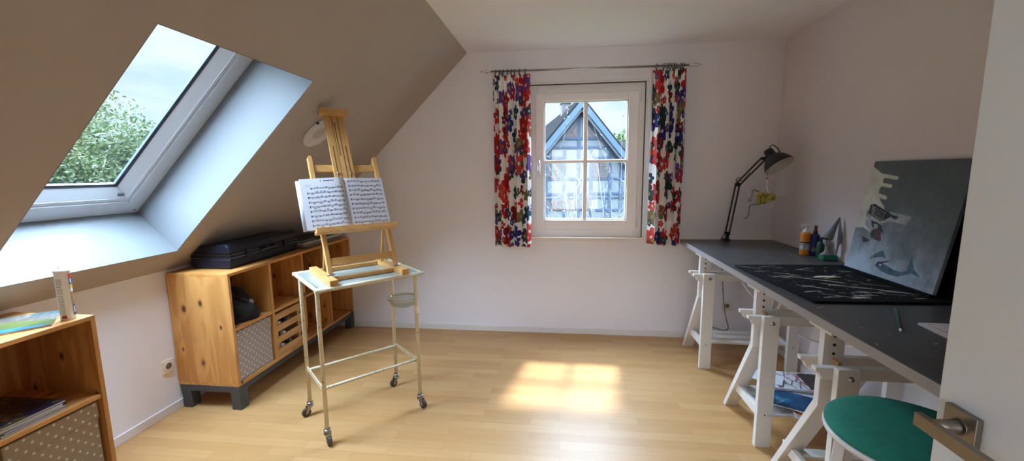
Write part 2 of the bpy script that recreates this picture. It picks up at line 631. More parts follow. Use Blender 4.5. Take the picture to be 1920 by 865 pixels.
def room():
    b = MB().box((-2.75, -.2, -.08), (2.0, 3.95, 0))
    b.box((-.8, YH - .1, -.08), (1.4, -.2, 0))
    struct(build('floor', b, M['floor']))
    b = MB().box((XC, -.25, ZC), (2.0, 3.95, ZC + .1))
    b.box((-.8, YH - .1, ZC), (1.4, -.25, ZC + .1))
    struct(build('ceiling', b, M['ceil']))
    b = MB()
    y1 = YB + .11
    b.box((-2.75, YB, 0), (WX0, y1, ZC + .05)).box((WX1, YB, 0), (2.0, y1, ZC + .05))
    b.box((WX0, YB, 0), (WX1, y1, WZ0)).box((WX0, YB, WZ1), (WX1, y1, ZC + .05))
    struct(build('wall_back', b, M['paint']))
    struct(build('wall_left', MB().box((XL - .15, -.2, 0), (XL, YB, .9145)), M['paint']))
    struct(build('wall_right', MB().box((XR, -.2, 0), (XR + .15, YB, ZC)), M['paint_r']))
    b = MB().box((-2.75, -.2, 0), (-.22, -.06, 2.6)).box((.77, -.2, 0), (XR, -.06, 2.6)).box((-.22, -.2, 2.03), (.77, -.06, 2.6))
    struct(build('wall_front', b, M['paint']))
    b = MB().box((-.8, YH - .1, 0), (1.4, YH, ZC)).box((-.9, YH, 0), (-.8, -.2, ZC)).box((1.4, YH, 0), (1.5, -.2, ZC))
    struct(build('wall_hall', b, M['paint']))
    # sloped roof side with the skylight hole: s runs up the slope, d outwards
    up, out, O = V((.70711, 0, .70711)), V((-.70711, 0, .70711)), V((-2.337, 0, 1.048))
    Y = V((0, 1, 0))
    D = .345
    S0, S1, T0, T1 = 0, 1.368, 1.356, 2.261
    b = MB()
    def slab(s0, s1, a, c):
        b.obox(O + up * (s0 + s1) / 2 + Y * (a + c) / 2 + out * D / 2, up * (s1 - s0) / 2, Y * (c - a) / 2, out * D / 2)
    slab(-.26, S0 - .004, -.2, 3.9)
    slab(S0 - .004, 2.30, -.2, T0 - .004)
    slab(S0 - .004, 2.30, T1 + .004, 3.9)
    q = [O + up * (S1 + .004) + Y * (T0 - .004), O + up * (S1 + .004) + Y * (T1 + .004), O + up * (1.534) + out * D + Y * (T1 + .004), O + up * (1.534) + out * D + Y * (T0 - .004)]
    q += [O + up * 2.30 + Y * (T0 - .004), O + up * 2.30 + Y * (T1 + .004), O + up * 2.30 + out * D + Y * (T1 + .004), O + up * 2.30 + out * D + Y * (T0 - .004)]
    b.add(q, [(0, 1, 2, 3), (7, 6, 5, 4), (0, 4, 5, 1), (1, 5, 6, 2), (2, 6, 7, 3), (3, 7, 4, 0)])
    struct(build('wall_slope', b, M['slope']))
    # white lining of the skylight
    b = MB()
    e = -.0015
    def lin(s0, s1, a, c):
        b.obox(O + up * (s0 + s1) / 2 + Y * (a + c) / 2 + out * (D + e) / 2, up * (s1 - s0) / 2, Y * (c - a) / 2, out * (D - e) / 2)
    lin(S0 - .004, S0, T0 - .004, T1 + .004)
    SW = 1.53                                   # top lining tilts outwards, so the window is taller than the opening
    q = [O + up * S1 + Y * (T0 - .004), O + up * S1 + Y * (T1 + .004), O + up * SW + out * D + Y * (T1 + .004), O + up * SW + out * D + Y * (T0 - .004)]
    q += [p + up * .004 for p in q]
    b.add(q, [(0, 1, 2, 3), (7, 6, 5, 4), (0, 4, 5, 1), (1, 5, 6, 2), (2, 6, 7, 3), (3, 7, 4, 0)])
    for a in (T0 - .004, T1):
        q = [O + up * S0 + out * (D + e) + Y * a, O + up * S0 + Y * a, O + up * (S1 + .002) + Y * a, O + up * (SW + .002) + out * (D + e) + Y * a]
        q += [p + Y * .004 for p in q]
        b.add(q, [(3, 2, 1, 0), (4, 5, 6, 7), (0, 1, 5, 4), (1, 2, 6, 5), (2, 3, 7, 6), (3, 0, 4, 7)])
    S1 = SW
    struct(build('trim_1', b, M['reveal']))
    # skylight: frame, sash, gaskets, glass
    w2 = struct(bpy.data.objects.new('window_2', None))
    C.objects.link(w2)
    w2.location = O
    def ring(bb, i0, o0, d0, d1, mat=0):
        """a rectangular ring between inset I0 and O0 of the opening, from depth d0 to d1"""
        for (s0, s1, a, c) in ((S0 + o0, S0 + i0, T0 + o0, T1 - o0), (S1 - i0, S1 - o0, T0 + o0, T1 - o0), (S0 + i0, S1 - i0, T0 + o0, T0 + i0), (S0 + i0, S1 - i0, T1 - i0, T1 - o0)):
            bb.obox(O + up * (s0 + s1) / 2 + Y * (a + c) / 2 + out * (d0 + d1) / 2, up * (s1 - s0) / 2, Y * (c - a) / 2, out * (d1 - d0) / 2, mat)
    fr = MB()
    ring(fr, .078, .0, .335, .40)
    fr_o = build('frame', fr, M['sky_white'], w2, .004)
    scr = MB()
    scr.lathe([(.006, 0), (.006, .004)], O + up * .028 + Y * (T1 - .035) + out * .331, out, 12)
    build('screw', scr, M['chrome'], fr_o)
    sa = MB()
    ring(sa, .105, .080, .330, .40)
    ring(sa, .128, .105, .338, .40)
    # sloping inner board of the sash
    i0, i1, d0, d1 = .128, .190, .340, .372
    def P(s, t, d): return O + up * s + Y * t + out * d
    for (A, B) in (((S0 + i0, S0 + i1), 's0'), ((S1 - i0, S1 - i1), 's1')):
        so, si = A
        q = [P(so, T0 + i0, d0), P(so, T1 - i0, d0), P(si, T1 - i1, d1), P(si, T0 + i1, d1)]
        sa.add(q + [p + out * .02 for p in q], [(0, 1, 2, 3), (7, 6, 5, 4), (0, 4, 5, 1), (1, 5, 6, 2), (2, 6, 7, 3), (3, 7, 4, 0)])
    for (to, ti) in ((T0 + i0, T0 + i1), (T1 - i0, T1 - i1)):
        q = [P(S0 + i0, to, d0), P(S1 - i0, to, d0), P(S1 - i1, ti, d1), P(S0 + i1, ti, d1)]
        sa.add(q + [p + out * .02 for p in q], [(0, 1, 2, 3), (7, 6, 5, 4), (0, 4, 5, 1), (1, 5, 6, 2), (2, 6, 7, 3), (3, 7, 4, 0)])
    build('sash', sa, M['sky_white'], w2, .002)
    ga = MB()
    ring(ga, .193, .188, .372, .384, 0)
    ring(ga, .206, .193, .378, .39, 1)
    build('gasket', ga, [M['gasket'], M['gasket_grey']], w2)
    gl = MB()
    gl.obox(P((S0 + S1) / 2, (T0 + T1) / 2, .390), up * (S1 - S0 - .40) / 2, Y * (T1 - T0 - .40) / 2, out * .003)
    build('glass', gl, M['glass'], w2)
    lt = MB()
    lt.obox(P(S0 + .150, T1 - .165, .352), up * .006, Y * .016, out * .008)
    build('latch', lt, M['gasket_grey'], w2)
    # a slab of roof tiles outside, so the frame is closed in
    fl = MB()
    ring(fl, .05, -.12, .40, .45)
    build('flashing', fl, M['dark_grey'], w2)
    # baseboards
    struct(build('baseboard_back', MB().box((XL, YB - .012, 0), (XR, YB, .055)), M['base_w'], None, .003))
    struct(build('baseboard_left', MB().box((XL, -.06, 0), (XL + .012, YB - .012, .055)), M['base_w'], None, .003))
    struct(build('baseboard_right', MB().box((XR - .012, -.06, 0), (XR, YB - .012, .055)), M['base_w'], None, .003))

room()


def window():
    w = struct(bpy.data.objects.new('window_1', None))
    C.objects.link(w)
    w.location = (.22, YB, WZ0)
    yf = YB + .045
    b = MB()
    b.box((WX0, yf, WZ0), (WX0 + .065, YB + .10, WZ1)).box((WX1 - .065, yf, WZ0), (WX1, YB + .10, WZ1))
    b.box((WX0 + .065, yf, WZ1 - .08), (WX1 - .065, YB + .10, WZ1)).box((WX0 + .065, yf, WZ0), (WX1 - .065, YB + .10, WZ0 + .07))
    build('frame', b, M['upvc'], w, .004)
    # plaster edging of the opening
    e = MB()
    e.box((WX0 - .016, YB - .006, WZ0), (WX0, yf, WZ1 + .016)).box((WX1, YB - .006, WZ0), (WX1 + .016, yf, WZ1 + .016)).box((WX0, YB - .006, WZ1), (WX1, yf, WZ1 + .016))
    build('edging', e, M['base_w'], w, .003)
    x0, x1, z0, z1 = -.229, .668, .980, 2.190
    gx0, gx1, gz0, gz1 = -.152, .580, 1.070, 2.122
    ys = YB + .028
    s = MB()
    s.box((x0, ys, z0), (gx0, yf + .045, z1)).box((gx1, ys, z0), (x1, yf + .045, z1))
    s.box((gx0, ys, gz1), (gx1, yf + .045, z1)).box((gx0, ys, z0), (gx1, yf + .045, gz0))
    sash = build('sash', s, M['upvc'], w, .005)
    # glazing beads
    bd = MB()
    for lo, hi in (((gx0 - .001, ys + .012, gz0), (gx0 + .010, ys + .05, gz1)), ((gx1 - .010, ys + .012, gz0), (gx1 + .001, ys + .05, gz1)),
                   ((gx0, ys + .012, gz0 - .001), (gx1, ys + .05, gz0 + .011)), ((gx0, ys + .012, gz1 - .010), (gx1, ys + .05, gz1 + .001))):
        bd.box(lo, hi)
    build('glazing_bead', bd, M['white_lacq'], sash)
    mb = MB()
    mb.box((.196, ys + .006, gz0), (.232, ys + .05, gz1)).box((gx0, ys + .007, 1.583), (gx1, ys + .049, 1.610))
    build('glazing_bar', mb, M['upvc'], sash, .004)
    build('glass', MB().box((gx0, ys + .027, gz0), (gx1, ys + .031, gz1)), M['glass'], w)
    h = MB()
    h.obox((-.197, ys - .004, 1.555), (.013, 0, 0), (0, .004, 0), (0, 0, .035))
    h.tube([(-.197, ys, 1.57), (-.197, ys - .035, 1.57)], .008, 10)
    h.tube([(-.197, ys - .035, 1.575), (-.196, ys - .042, 1.60), (-.196, ys - .042, 1.575), (-.193, ys - .04, 1.53), (-.192, ys - .036, 1.487)], [.006, .009, .010, .009, .006], 10)
    build('handle', h, M['chrome'], w)
    for z in (2.10, .998):
        build('hinge', MB().lathe([(.007, 0), (.008, .002), (.008, .085), (.007, .09)], (.672, ys - .008, z), n=14), M['white_lacq'], w)
    # sill board
    build('sill', MB().box((WX0 - .03, YB - .03, WZ0 - .022), (WX1 + .005, yf + .01, WZ0 + .004)), M['sill'] , w, .004)

M['sill'] = wood('sill_wood', (.80, .70, .60), (.72, .60, .48), 'x', .35, False)
window()


def front_door():
    d = struct(bpy.data.objects.new('door_1', None))
    C.objects.link(d)
    X = .712
    d.location = (X, -.03, 0)
    build('leaf', MB().box((X, -.035, .008), (X + .04, .826, 2.01)), M['door'], d, .002)
    h = struct(bpy.data.objects.new('door_handle', None))
    C.objects.link(h)
    h.parent = d
    yc, zc = .770, 1.047
    hl = MB().box((X - .011, yc - .030, zc - .030), (X + .001, yc + .030, zc + .030))
    o = build('rosette', hl, M['nickel'], h, .0015)
    n = MB().lathe([(.0135, 0), (.0125, -.006), (.0105, -.020), (.0105, -.052)], (X - .011, yc, zc), (1, 0, 0), 24)
    n.torus((X - .0112, yc, zc), .0155, .0008, (1, 0, 0), 32, 6)
    build('neck', n, M['nickel'], h)
    lv = MB().box((X - .066, yc - .125, zc - .0125), (X - .054, yc + .022, zc + .0125))
    build('lever', lv, M['nickel'], h, .0012)

M['door'] = plain('door_white', (0.6294, 0.6989, 0.7315), .55, .02, 3)
front_door()

# ------------------------------------------------------------------ sockets, hoop on the slope
def socket(x0, c, axis, label):
    t = thing('wall_socket', label, 'socket', c)
    ax = V(axis)
    cc = V(c)
    side = V((0, 0, 1)).cross(ax).normalized()
    zz = V((0, 0, 1))
    build('plate', MB().obox(cc + ax * .006, side * .041, zz * .041, ax * .006), M['cream_pl'], t, .003)
    ins = MB().lathe([(.030, .0118), (.030, .014), (.0215, .014), (.0205, .0125)], cc, ax, 28)
    build('insert', ins, M['cream_pl'], t)
    hl = MB().lathe([(.0200, .0127), (.0200, .0131)], cc, ax, 24)
    build('recess', hl, M['socket_in'], t)
    pn = MB()
    for s in (-1, 1):
        pn.lathe([(.003, .0131), (.003, .0136)], cc + side * .0095 * s, ax, 10)
    build('contact_hole', pn, M['gasket'], t)
M['socket_in'] = plain('socket_recess', (.16, .14, .11), .6, .2, 60)
socket(0, (XL, 2.226, .311), (1, 0, 0), 'cream wall socket on the low left wall beside the long pine shelf')
socket(0, (1.472, YB, .309), (0, -1, 0), 'wall socket on the window wall below the grey desk')

def hoop():
    n = V((.70711, 0, -.70711))
    c = V((-1.585, 2.70, 1.80))
    c = c + n * ((-(c.x - c.z) - 3.385) * -.70711 * -1 * 0)
    c = V((-1.605, 2.665, -1.605 + 3.385))
    t = thing('ceiling_lamp', 'flat round white lamp on the sloped ceiling behind the easel top', 'lamp', c)
    pr = [(.115, 0), (.122, .002), (.123, .006), (.121, .011), (.117, .012), (.114, .009)]
    build('rim', MB().lathe(pr, c, n, 40), M['hoop_rim'], t)
    build('diffuser', MB().lathe([(.1155, .007), (.08, .0085), (.04, .0092), (.005, .0095)], c, n, 40), M['diff'], t)
    k = c + n * .012 + V((0, -.10, 0)) + V((.70711, 0, .70711)) * .078
    build('clip', MB().sphere(k, .009), M['black_pl'], t)
M['hoop_rim'] = plain('hoop_rim', (.66, .62, .58), .45, .02)
M['diff'] = plain('diffuser', (.50, .455, .42), .6, .02)
hoop()

# ------------------------------------------------------------------ curtains and rod
def curtains():
    yr, zr = 3.690, 2.362
    t = thing('curtain_rod', 'thin metal curtain rod with spear finials above the window', 'curtain rod', (.21, yr, zr))
    build('rod', MB().tube([(-.60, yr, zr + .003), (1.03, yr, zr - .005)], .0085, 12), M['rod'], t)
    for s, x, z in ((-1, -.60, zr + .003), (1, 1.03, zr - .005)):
        f = MB().lathe([(.011, 0), (.011, .012), (.006, .018), (.008, .03), (.018, .038), (.019, .042), (.006, .052), (.010, .056), (.012, .062), (.009, .075), (.001, .105)], (x, yr, z), (s, 0, 0), 14)
        build('finial', f, M['chrome'], t)
        bx = x - s * .07
        br = MB().tube([(bx, yr, z), (bx, YB, z)], .006, 10)
        br.lathe([(.02, 0), (.02, .006)], (bx, YB - .006, z), (0, 1, 0), 18)
        build('bracket', br, M['rod'], t)

    def curtain(x0t, x1t, x0b, x1b, zt, zb, nf, label, seed):
        rnd = random.Random(seed)
        xc = (x0t + x1t) / 2
        t = thing('curtain', label, 'curtain', (xc, yr, zb), 'floral curtains either side of the window')
        NU, NV = 120, 40
        b = MB()
        ph = [rnd.uniform(-.5, .5) for _ in range(nf + 2)]
        def pt(u, v):
            # v: 0 top .. 1 bottom
            x = (x0t + (x0b - x0t) * v) * (1 - u) + (x1t + (x1b - x1t) * v) * u
            k = u * nf
            i = int(k)
            a = .017 + .021 * min(1, v * 3.2) + .006 * v
            q = k + .18 * math.sin(k * 1.7 + seed) * v + .08 * ph[min(i, nf)] * v
            y = yr + .006 + a * math.sin(2 * PI * q) + .008 * math.sin(2 * PI * q * .5 + 1) * v
            x += .010 * math.sin(4 * PI * q + .6) * min(1, v * 2)
            z = zt + (zb - zt) * v + .006 * math.sin(2 * PI * q * .5) * v - .004 * (1 - v) * abs(math.sin(PI * q))
            return V((x, y, z))
        grid = [[pt(i / NU, j / NV) for i in range(NU + 1)] for j in range(NV + 1)]
        vs = [p for r in grid for p in r]
        W = NU + 1
        b.add(vs, [(j * W + i, j * W + i + 1, (j + 1) * W + i + 1, (j + 1) * W + i) for j in range(NV) for i in range(NU)], 0, True)
        ul = [0]
        mid = grid[NV // 2]
        for i in range(NU):
            ul.append(ul[-1] + (mid[i + 1] - mid[i]).length)
        for j in range(NV + 1):
            for i in range(NU + 1):
                b.uv[j * W + i] = (ul[i] * 1.0 + seed * 1.3, vs[j * W + i].z)
        o = build('panel', b, [M['floral']], t, recalc=False, solid=.003)
        lb = MB()
        # pale lining showing behind the window-side hem
        return t, o
    curs = []
    for (x0t, x1t, x0b, x1b, zt, zb, lab, seed, xs) in (
            (-.588, -.268, -.598, -.262, 2.335, .842, 'floral curtain hanging left of the window', 3, (-.565, -.53, -.50, -.46, -.43, -.40, -.36, -.31)),
            (.748, 1.012, .755, 1.018, 2.330, .868, 'floral curtain hanging right of the window above the desk corner', 8, (.775, .83, .86, .88, .905, .925, .965, .985))):
        t, o = curtain(x0t, x1t, x0b, x1b, zt, zb, 4, lab, seed)
        for x in xs:
            zz = zr - .0025 * (x + .6) / 1.6
            r = MB().torus((x, yr, zz - .004), .019, .0024, (1, .35, 0), 20, 6)
            r.box((x - .004, yr - .003, zt - .012), (x + .004, yr + .003, zz - .018))
            build('ring', r, M['black_metal'], t)
        if seed == 8:
            l = MB()
            pts = [(.752, 3.745, 2.10), (.745, 3.748, 1.8), (.742, 3.75, 1.4), (.738, 3.75, 1.1), (.745, 3.748, .875)]
            vs = []
            for p in pts:
                vs += [p, (p[0] + .09, 3.752, p[2])]
            vs = [(.765, 3.742, 2.325), (.84, 3.752, 2.325)] + vs
            l.add(vs, [(2 * i, 2 * i + 1, 2 * i + 3, 2 * i + 2) for i in range(len(vs) // 2 - 1)], 0, True)
            build('lining', l, M['lining'], t, recalc=False, solid=.002)
M['rod'] = plain('rod_metal', (.45, .42, .42), .35, .05, 20, .8)
curtains()

# ------------------------------------------------------------------ pine shelves
def shelf(y0, ncol, label, end_first=True):
    """low pine cube shelf on a grey stand; columns of .37 m, two rows"""
    x0, x1, z0, z1, t, p = -2.462, -2.036, .160, .900, .019, .37
    y1 = y0 + ncol * p + t
    s = thing('shelf_unit', label, 'shelf', ((x0 + x1) / 2, (y0 + y1) / 2, 0))
    build('top_board', MB().box((x0, y0, z1 - t), (x1, y1, z1)), M['pine_y'], s, .0015)
    build('bottom_board', MB().box((x0, y0, z0), (x1, y1, z0 + t)), M['pine_y'], s, .0015)
    for y in (y0, y1 - t):
        build('side_panel', MB().box((x0, y, z0 + t), (x1, y + t, z1 - t)), M['pine_z'], s, .0012)
    for i in range(1, ncol):
        y = y0 + i * p
        build('divider', MB().box((x0 + .012, y, z0 + t), (x1 - .002, y + t, z1 - t)), M['pine_z'], s, .0012)
    for i in range(ncol):
        y = y0 + i * p + t
        build('middle_board', MB().box((x0 + .012, y, .520), (x1 - .004, y + p - t, .520 + t)), M['pine_y'], s, .0012)
    build('back_panel', MB().box((x0, y0 + t, z0 + t), (x0 + .010, y1 - t, z1 - t)), M['pine_z'], s)
    st = MB()
    st.box((x0 + .03, y0, .118), (x1 - .004, y0 + .03, z0)).box((x0 + .03, y1 - .03, .118), (x1 - .004, y1, z0))
    st.box((x1 - .034, y0 + .03, .118), (x1 - .004, y1 - .03, z0)).box((x0 + .03, y0 + .03, .118), (x0 + .06, y1 - .03, z0))
    build('stand_rail', st, M['dark_grey'], s, .002)
    for x in (x0 + .015, x1 - .064):
        for y in (y0 + .001, y1 - .069):
            build('leg', MB().box((x, y, 0), (x + .064, y + .068, z0)), M['dark_grey'], s, .003)
    return s

shelf(2.282, 4, 'long knotty pine cube shelf along the low wall, black case on top')
shelf(.783, 2, 'pine cube shelf at the near left with magazines and a tan dotted box')


def dotted_box(y0, y1, mat, label):
    x0, x1, z0, z1 = -2.42, -2.050, .1805, .508
    t = thing('storage_box', label, 'box', ((x0 + x1) / 2, (y0 + y1) / 2, z0))
    build('body', MB().box((x0, y0 + .004, z0), (x1 - .003, y1 - .004, z1 - .045)), mat, t, .004)
    build('lid', MB().box((x0 - .002, y0, z1 - .075), (x1, y1, z1)), mat, t, .005)
dotted_box(2.312, 2.640, M['dots'], 'grey white-dotted storage box in the lower near cubby of the long shelf')
dotted_box(1.186, 1.512, M['dots2'], 'tan white-dotted storage box under the magazines in the near shelf')


def crate():
    x0, x1, y0, y1, z0 = -2.41, -2.052, 2.688, 2.985, .1805
    t = thing('wooden_crate', 'slatted wooden crate holding bottles in the long shelf', 'crate', ((x0 + x1) / 2, (y0 + y1) / 2, z0))
    zs = [(.181, .232), (.272, .322), (.362, .410), (.450, .498)]
    for a, b in zs:
        build('front_slat', MB().box((x1 - .010, y0, a), (x1, y1, b)), M['crate'], t, .0012)
    for a, b in zs:
        m = MB()
        m.box((x0, y0, a - .0 if a < .2 else a - .02), (x1 - .010, y0 + .010, b - .02 if a > .2 else b))
        m.box((x0, y1 - .010, a if a < .2 else a - .02), (x1 - .010, y1, b - .02 if a > .2 else b))
        m.box((x0, y0 + .01, a), (x0 + .01, y1 - .01, b))
        build('side_slat', m, M['crate'], t, .001)
    for (x, y) in ((x0 + .022, y0 + .022), (x0 + .022, y1 - .022), (x1 - .022, y0 + .022), (x1 - .022, y1 - .022)):
        build('corner_post', MB().box((x - .012, y - .012, z0), (x + .012, y + .012, .49)), M['crate'], t)
    build('bottom', MB().box((x0 + .010, y0 + .010, z0), (x1 - .010, y1 - .010, z0 + .008)), M['crate'], t)
    # bottles lying inside, caps to the front
    first = None
    i = 0
    for (y, z, cap, lab) in ((2.775, .230, M['white_pl'], 'dark bottle lying lowest in the crate, first from the left'), (2.865, .230, M['cap_d'], 'dark bottle lying lowest in the crate, second from the left'),
                             (2.80, .318, M['white_pl'], 'dark bottle with pale cap lying in the middle layer of the crate'), (2.755, .408, M['white_pl'], 'dark bottle with pale cap lying in the top layer of the crate'),
                             (2.86, .408, M['cap_d'], 'dark bottle with dark cap lying in the top layer of the crate')):
        c = V((-2.36, y, z))
        bt = thing('bottle', lab, 'bottle', c, 'bottles in the wooden crate')
        pr = [(.02, 0), (.036, .004), (.0385, .012), (.0385, .17), (.034, .195), (.018, .225), (.0145, .25), (.0145, .262)]
        build('body', MB().lathe(pr, c, (1, 0, 0), 20), M['bottle_d'], bt)
        build('cap', MB().lathe([(.017, .258), (.0175, .262), (.0175, .285), (.015, .288)], c, (1, 0, 0), 18), cap, bt)
M['bottle_d'] = plain('dark_bottle_glass', (.01, .012, .012), .12, .1)
M['cap_d'] = plain('dull_cap', (.20, .17, .19), .5, .1)
crate()


def bag():
    # crumpled black bag in the upper near cubby
    rnd = random.Random(4)
    c = V((-2.22, 2.475, .539))
    t = thing('bag', 'black crumpled bag in the upper near cubby of the long shelf', 'bag', c)
    b = MB()
    n, mrow = 28, 14
    vs, fs = [], []
    for j in range(mrow + 1):
        v = j / mrow
        for i in range(n):
            a = 2 * PI * i / n
            r = (1 - v ** 3.2) ** .5 if v < 1 else 0
            k = 1 + .10 * math.sin(3 * a + 5 * v) + .06 * math.sin(7 * a - 9 * v) + rnd.uniform(-.03, .03)
            vs.append(c + V((.165 * r * k * math.cos(a), .140 * r * k * math.sin(a), max(0, .21 * v + (.02 * math.sin(4 * a) * v)))))
    for j in range(mrow):
        for i in range(n):
            l = (i + 1) % n
            fs.append((j * n + i, j * n + l, (j + 1) * n + l, (j + 1) * n + i))
    b.add(vs, fs, 0, True)
    b.f.append(list(range(n))[::-1]); b.m.append(0); b.s.append(False)
    build('body', b, M['black_cloth'], t)
    st = MB().tube([c + V((.10, -.06, .17)), c + V((.15, -.03, .15)), c + V((.155, .03, .10)), c + V((.16, .06, .06))], .007, 8)
    build('strap', st, M['black_pl'], t)
    build('buckle', MB().obox(c + V((.157, .012, .125)), (.004, 0, 0), (0, .016, -.010), (0, .006, .010)), M['steel_dk'], t, .001)
bag()

def binder():
    c = V((-2.15, 3.16, .539))
    t = thing('binder', 'black box file with a white label in the third upper cubby', 'binder', c)
    build('body', MB().box((-2.36, 3.055, .539), (-2.09, 3.125, .80)), M['black_pl'], t, .004)
    build('spine_label', MB().box((-2.0895, 3.066, .57), (-2.0885, 3.114, .68)), M['paper'], t)
binder()


# ------------------------------------------------------------------ on the long shelf: case and stacks
def case():
    y0, y1, z0 = 2.40, 3.10, .9005
    t = thing('hard_case', 'long black hard-shell case lying on the pine shelf under the slope', 'case', (-2.25, 2.75, z0))
    # cross-section (x, z): rounded, back edge cut off parallel to the slope
    def shell(a, b, ins, poly, mat):
        m = MB()
        m.prism(poly, (0, a, 0), (1, 0, 0), (0, 0, 1), (0, b - a, 0))
        return m
    low = [(-2.125, .902), (-2.112, .915), (-2.108, .968), (-2.395, .968), (-2.400, .925), (-2.372, .902)]
    mid = [(-2.112, .971), (-2.112, .992), (-2.392, .992), (-2.392, .971)]
    top = [(-2.108, .995), (-2.110, 1.046), (-2.132, 1.066), (-2.322, 1.052), (-2.378, .995)]
    build('lower_shell', shell(y0, y1, 0, low, 0), M['case_black'], t, .012)
    build('seam_band', shell(y0 + .006, y1 - .006, 0, mid, 0), M['case_black'], t, .003)
    build('upper_shell', shell(y0, y1, 0, top, 0), M['case_black'], t, .014)
    # bright rails of the closing seam
    r = MB().box((-2.388, y0 - .001, .9685), (-2.1065, y1, .9712)).box((-2.385, y0 - .001, .992), (-2.1065, y1, .9947))
    build('seam_rail', r, M['steel_dk'], t)
    for y in (2.56, 2.94):
        l = MB().box((-2.1075, y - .02, .958), (-2.099, y + .02, 1.012))
        build('latch', l, M['case_black'], t, .002)
    lp = MB().box((-2.108, 2.735, .990), (-2.101, 2.765, 1.000))
    build('lock_plate', lp, M['chrome'], t, .001)
    h = MB().tube([(-2.108, 2.68, .985), (-2.085, 2.69, .985), (-2.078, 2.71, .985), (-2.078, 2.79, .985), (-2.085, 2.81, .985), (-2.108, 2.82, .985)], .009, 10)
    build('handle', h, M['black_pl'], t)
case()


def stack_items():
    z = .9005
    mats = [M['board_br'], M['paper_edge'], M['grey_paper'], M['paper_edge'], M['black_pl'], M['mag_blue'], M['black_pl']]
    data = [ # x0,x1,y0,y1,th,kind,label
        (-2.40, -2.062, 3.14, 3.62, .018, 0, 'thin brown board at the bottom of the pile beside the black case'),
        (-2.40, -2.07, 3.12, 3.66, .016, 2, 'grey drawing pad lying second in the pile beside the black case'),
        (-2.38, -2.065, 3.33, 3.70, .014, 1, 'pale pad lying in the right half of the pile behind the easel'),
        (-2.385, -2.08, 3.13, 3.325, .012, 3, 'worn paper folder in the pile just right of the black case'),
    ]
    zz = z
    a = []
    for (x0, x1, y0, y1, th, k, lab) in data[:2]:
        o = build('drawing_pad', MB().box((x0, y0, zz), (x1, y1, zz + th)), mats[k], None, .0015, loc=((x0 + x1) / 2, (y0 + y1) / 2, zz))
        tag(o, lab, 'pad', 'pile beside the black case')
        zz += th + .0003
    for (x0, x1, y0, y1, th, k, lab) in data[2:]:
        o = build('drawing_pad', MB().box((x0, y0, zz), (x1, y1, zz + th)), mats[k], None, .0015, loc=((x0 + x1) / 2, (y0 + y1) / 2, zz))
        tag(o, lab, 'pad', 'pile beside the black case')
    z2 = zz + .0145
    o = build('magazine', MB().box((-2.36, 3.50, z2), (-2.09, 3.69, z2 + .008)), M['mag_blue'], None, .001, loc=(-2.2, 3.6, z2))
    tag(o, 'blue-grey magazine on the far right end of the pile', 'magazine', 'pile beside the black case')
    # dark portfolios with a slight curl
    z3 = zz + .0125
    for i, (x0, x1, y0, y1, dz, lab) in enumerate(((-2.37, -2.075, 3.125, 3.32, 0, 'black folder lying on top of the worn paper folder'), (-2.33, -2.085, 3.13, 3.31, .012, 'topmost black folder with pale page edges'))):
        t = thing('folder', lab, 'folder', ((x0 + x1) / 2, (y0 + y1) / 2, z3 + dz), 'pile beside the black case')
        build('cover', MB().box((x0, y0, z3 + dz), (x1, y1, z3 + dz + .003)).box((x0, y0, z3 + dz + .0085), (x1, y1, z3 + dz + .0115)), M['black_pl'], t, .001)
        build('pages', MB().box((x0 + .005, y0 + .004, z3 + dz + .003), (x1 - .006, y1 - .004, z3 + dz + .0085)), M['paper_edge'], t)
    o = build('folder', MB().box((-2.35, 3.335, z2), (-2.085, 3.49, z2 + .010)), M['black_pl'], None, .001, loc=(-2.2, 3.41, z2))
    tag(o, 'black folder between the other folders and the blue-grey magazine', 'folder', 'pile beside the black case')
M['board_br'] = plain('brown_board', (.20, .12, .065), .7, .2, 20)
M['grey_paper'] = plain('grey_paper', (.24, .21, .19), .8, .3, 40)
M['mag_blue'] = plain('blue_magazine', (.05, .075, .11), .45, .3, 20)
stack_items()


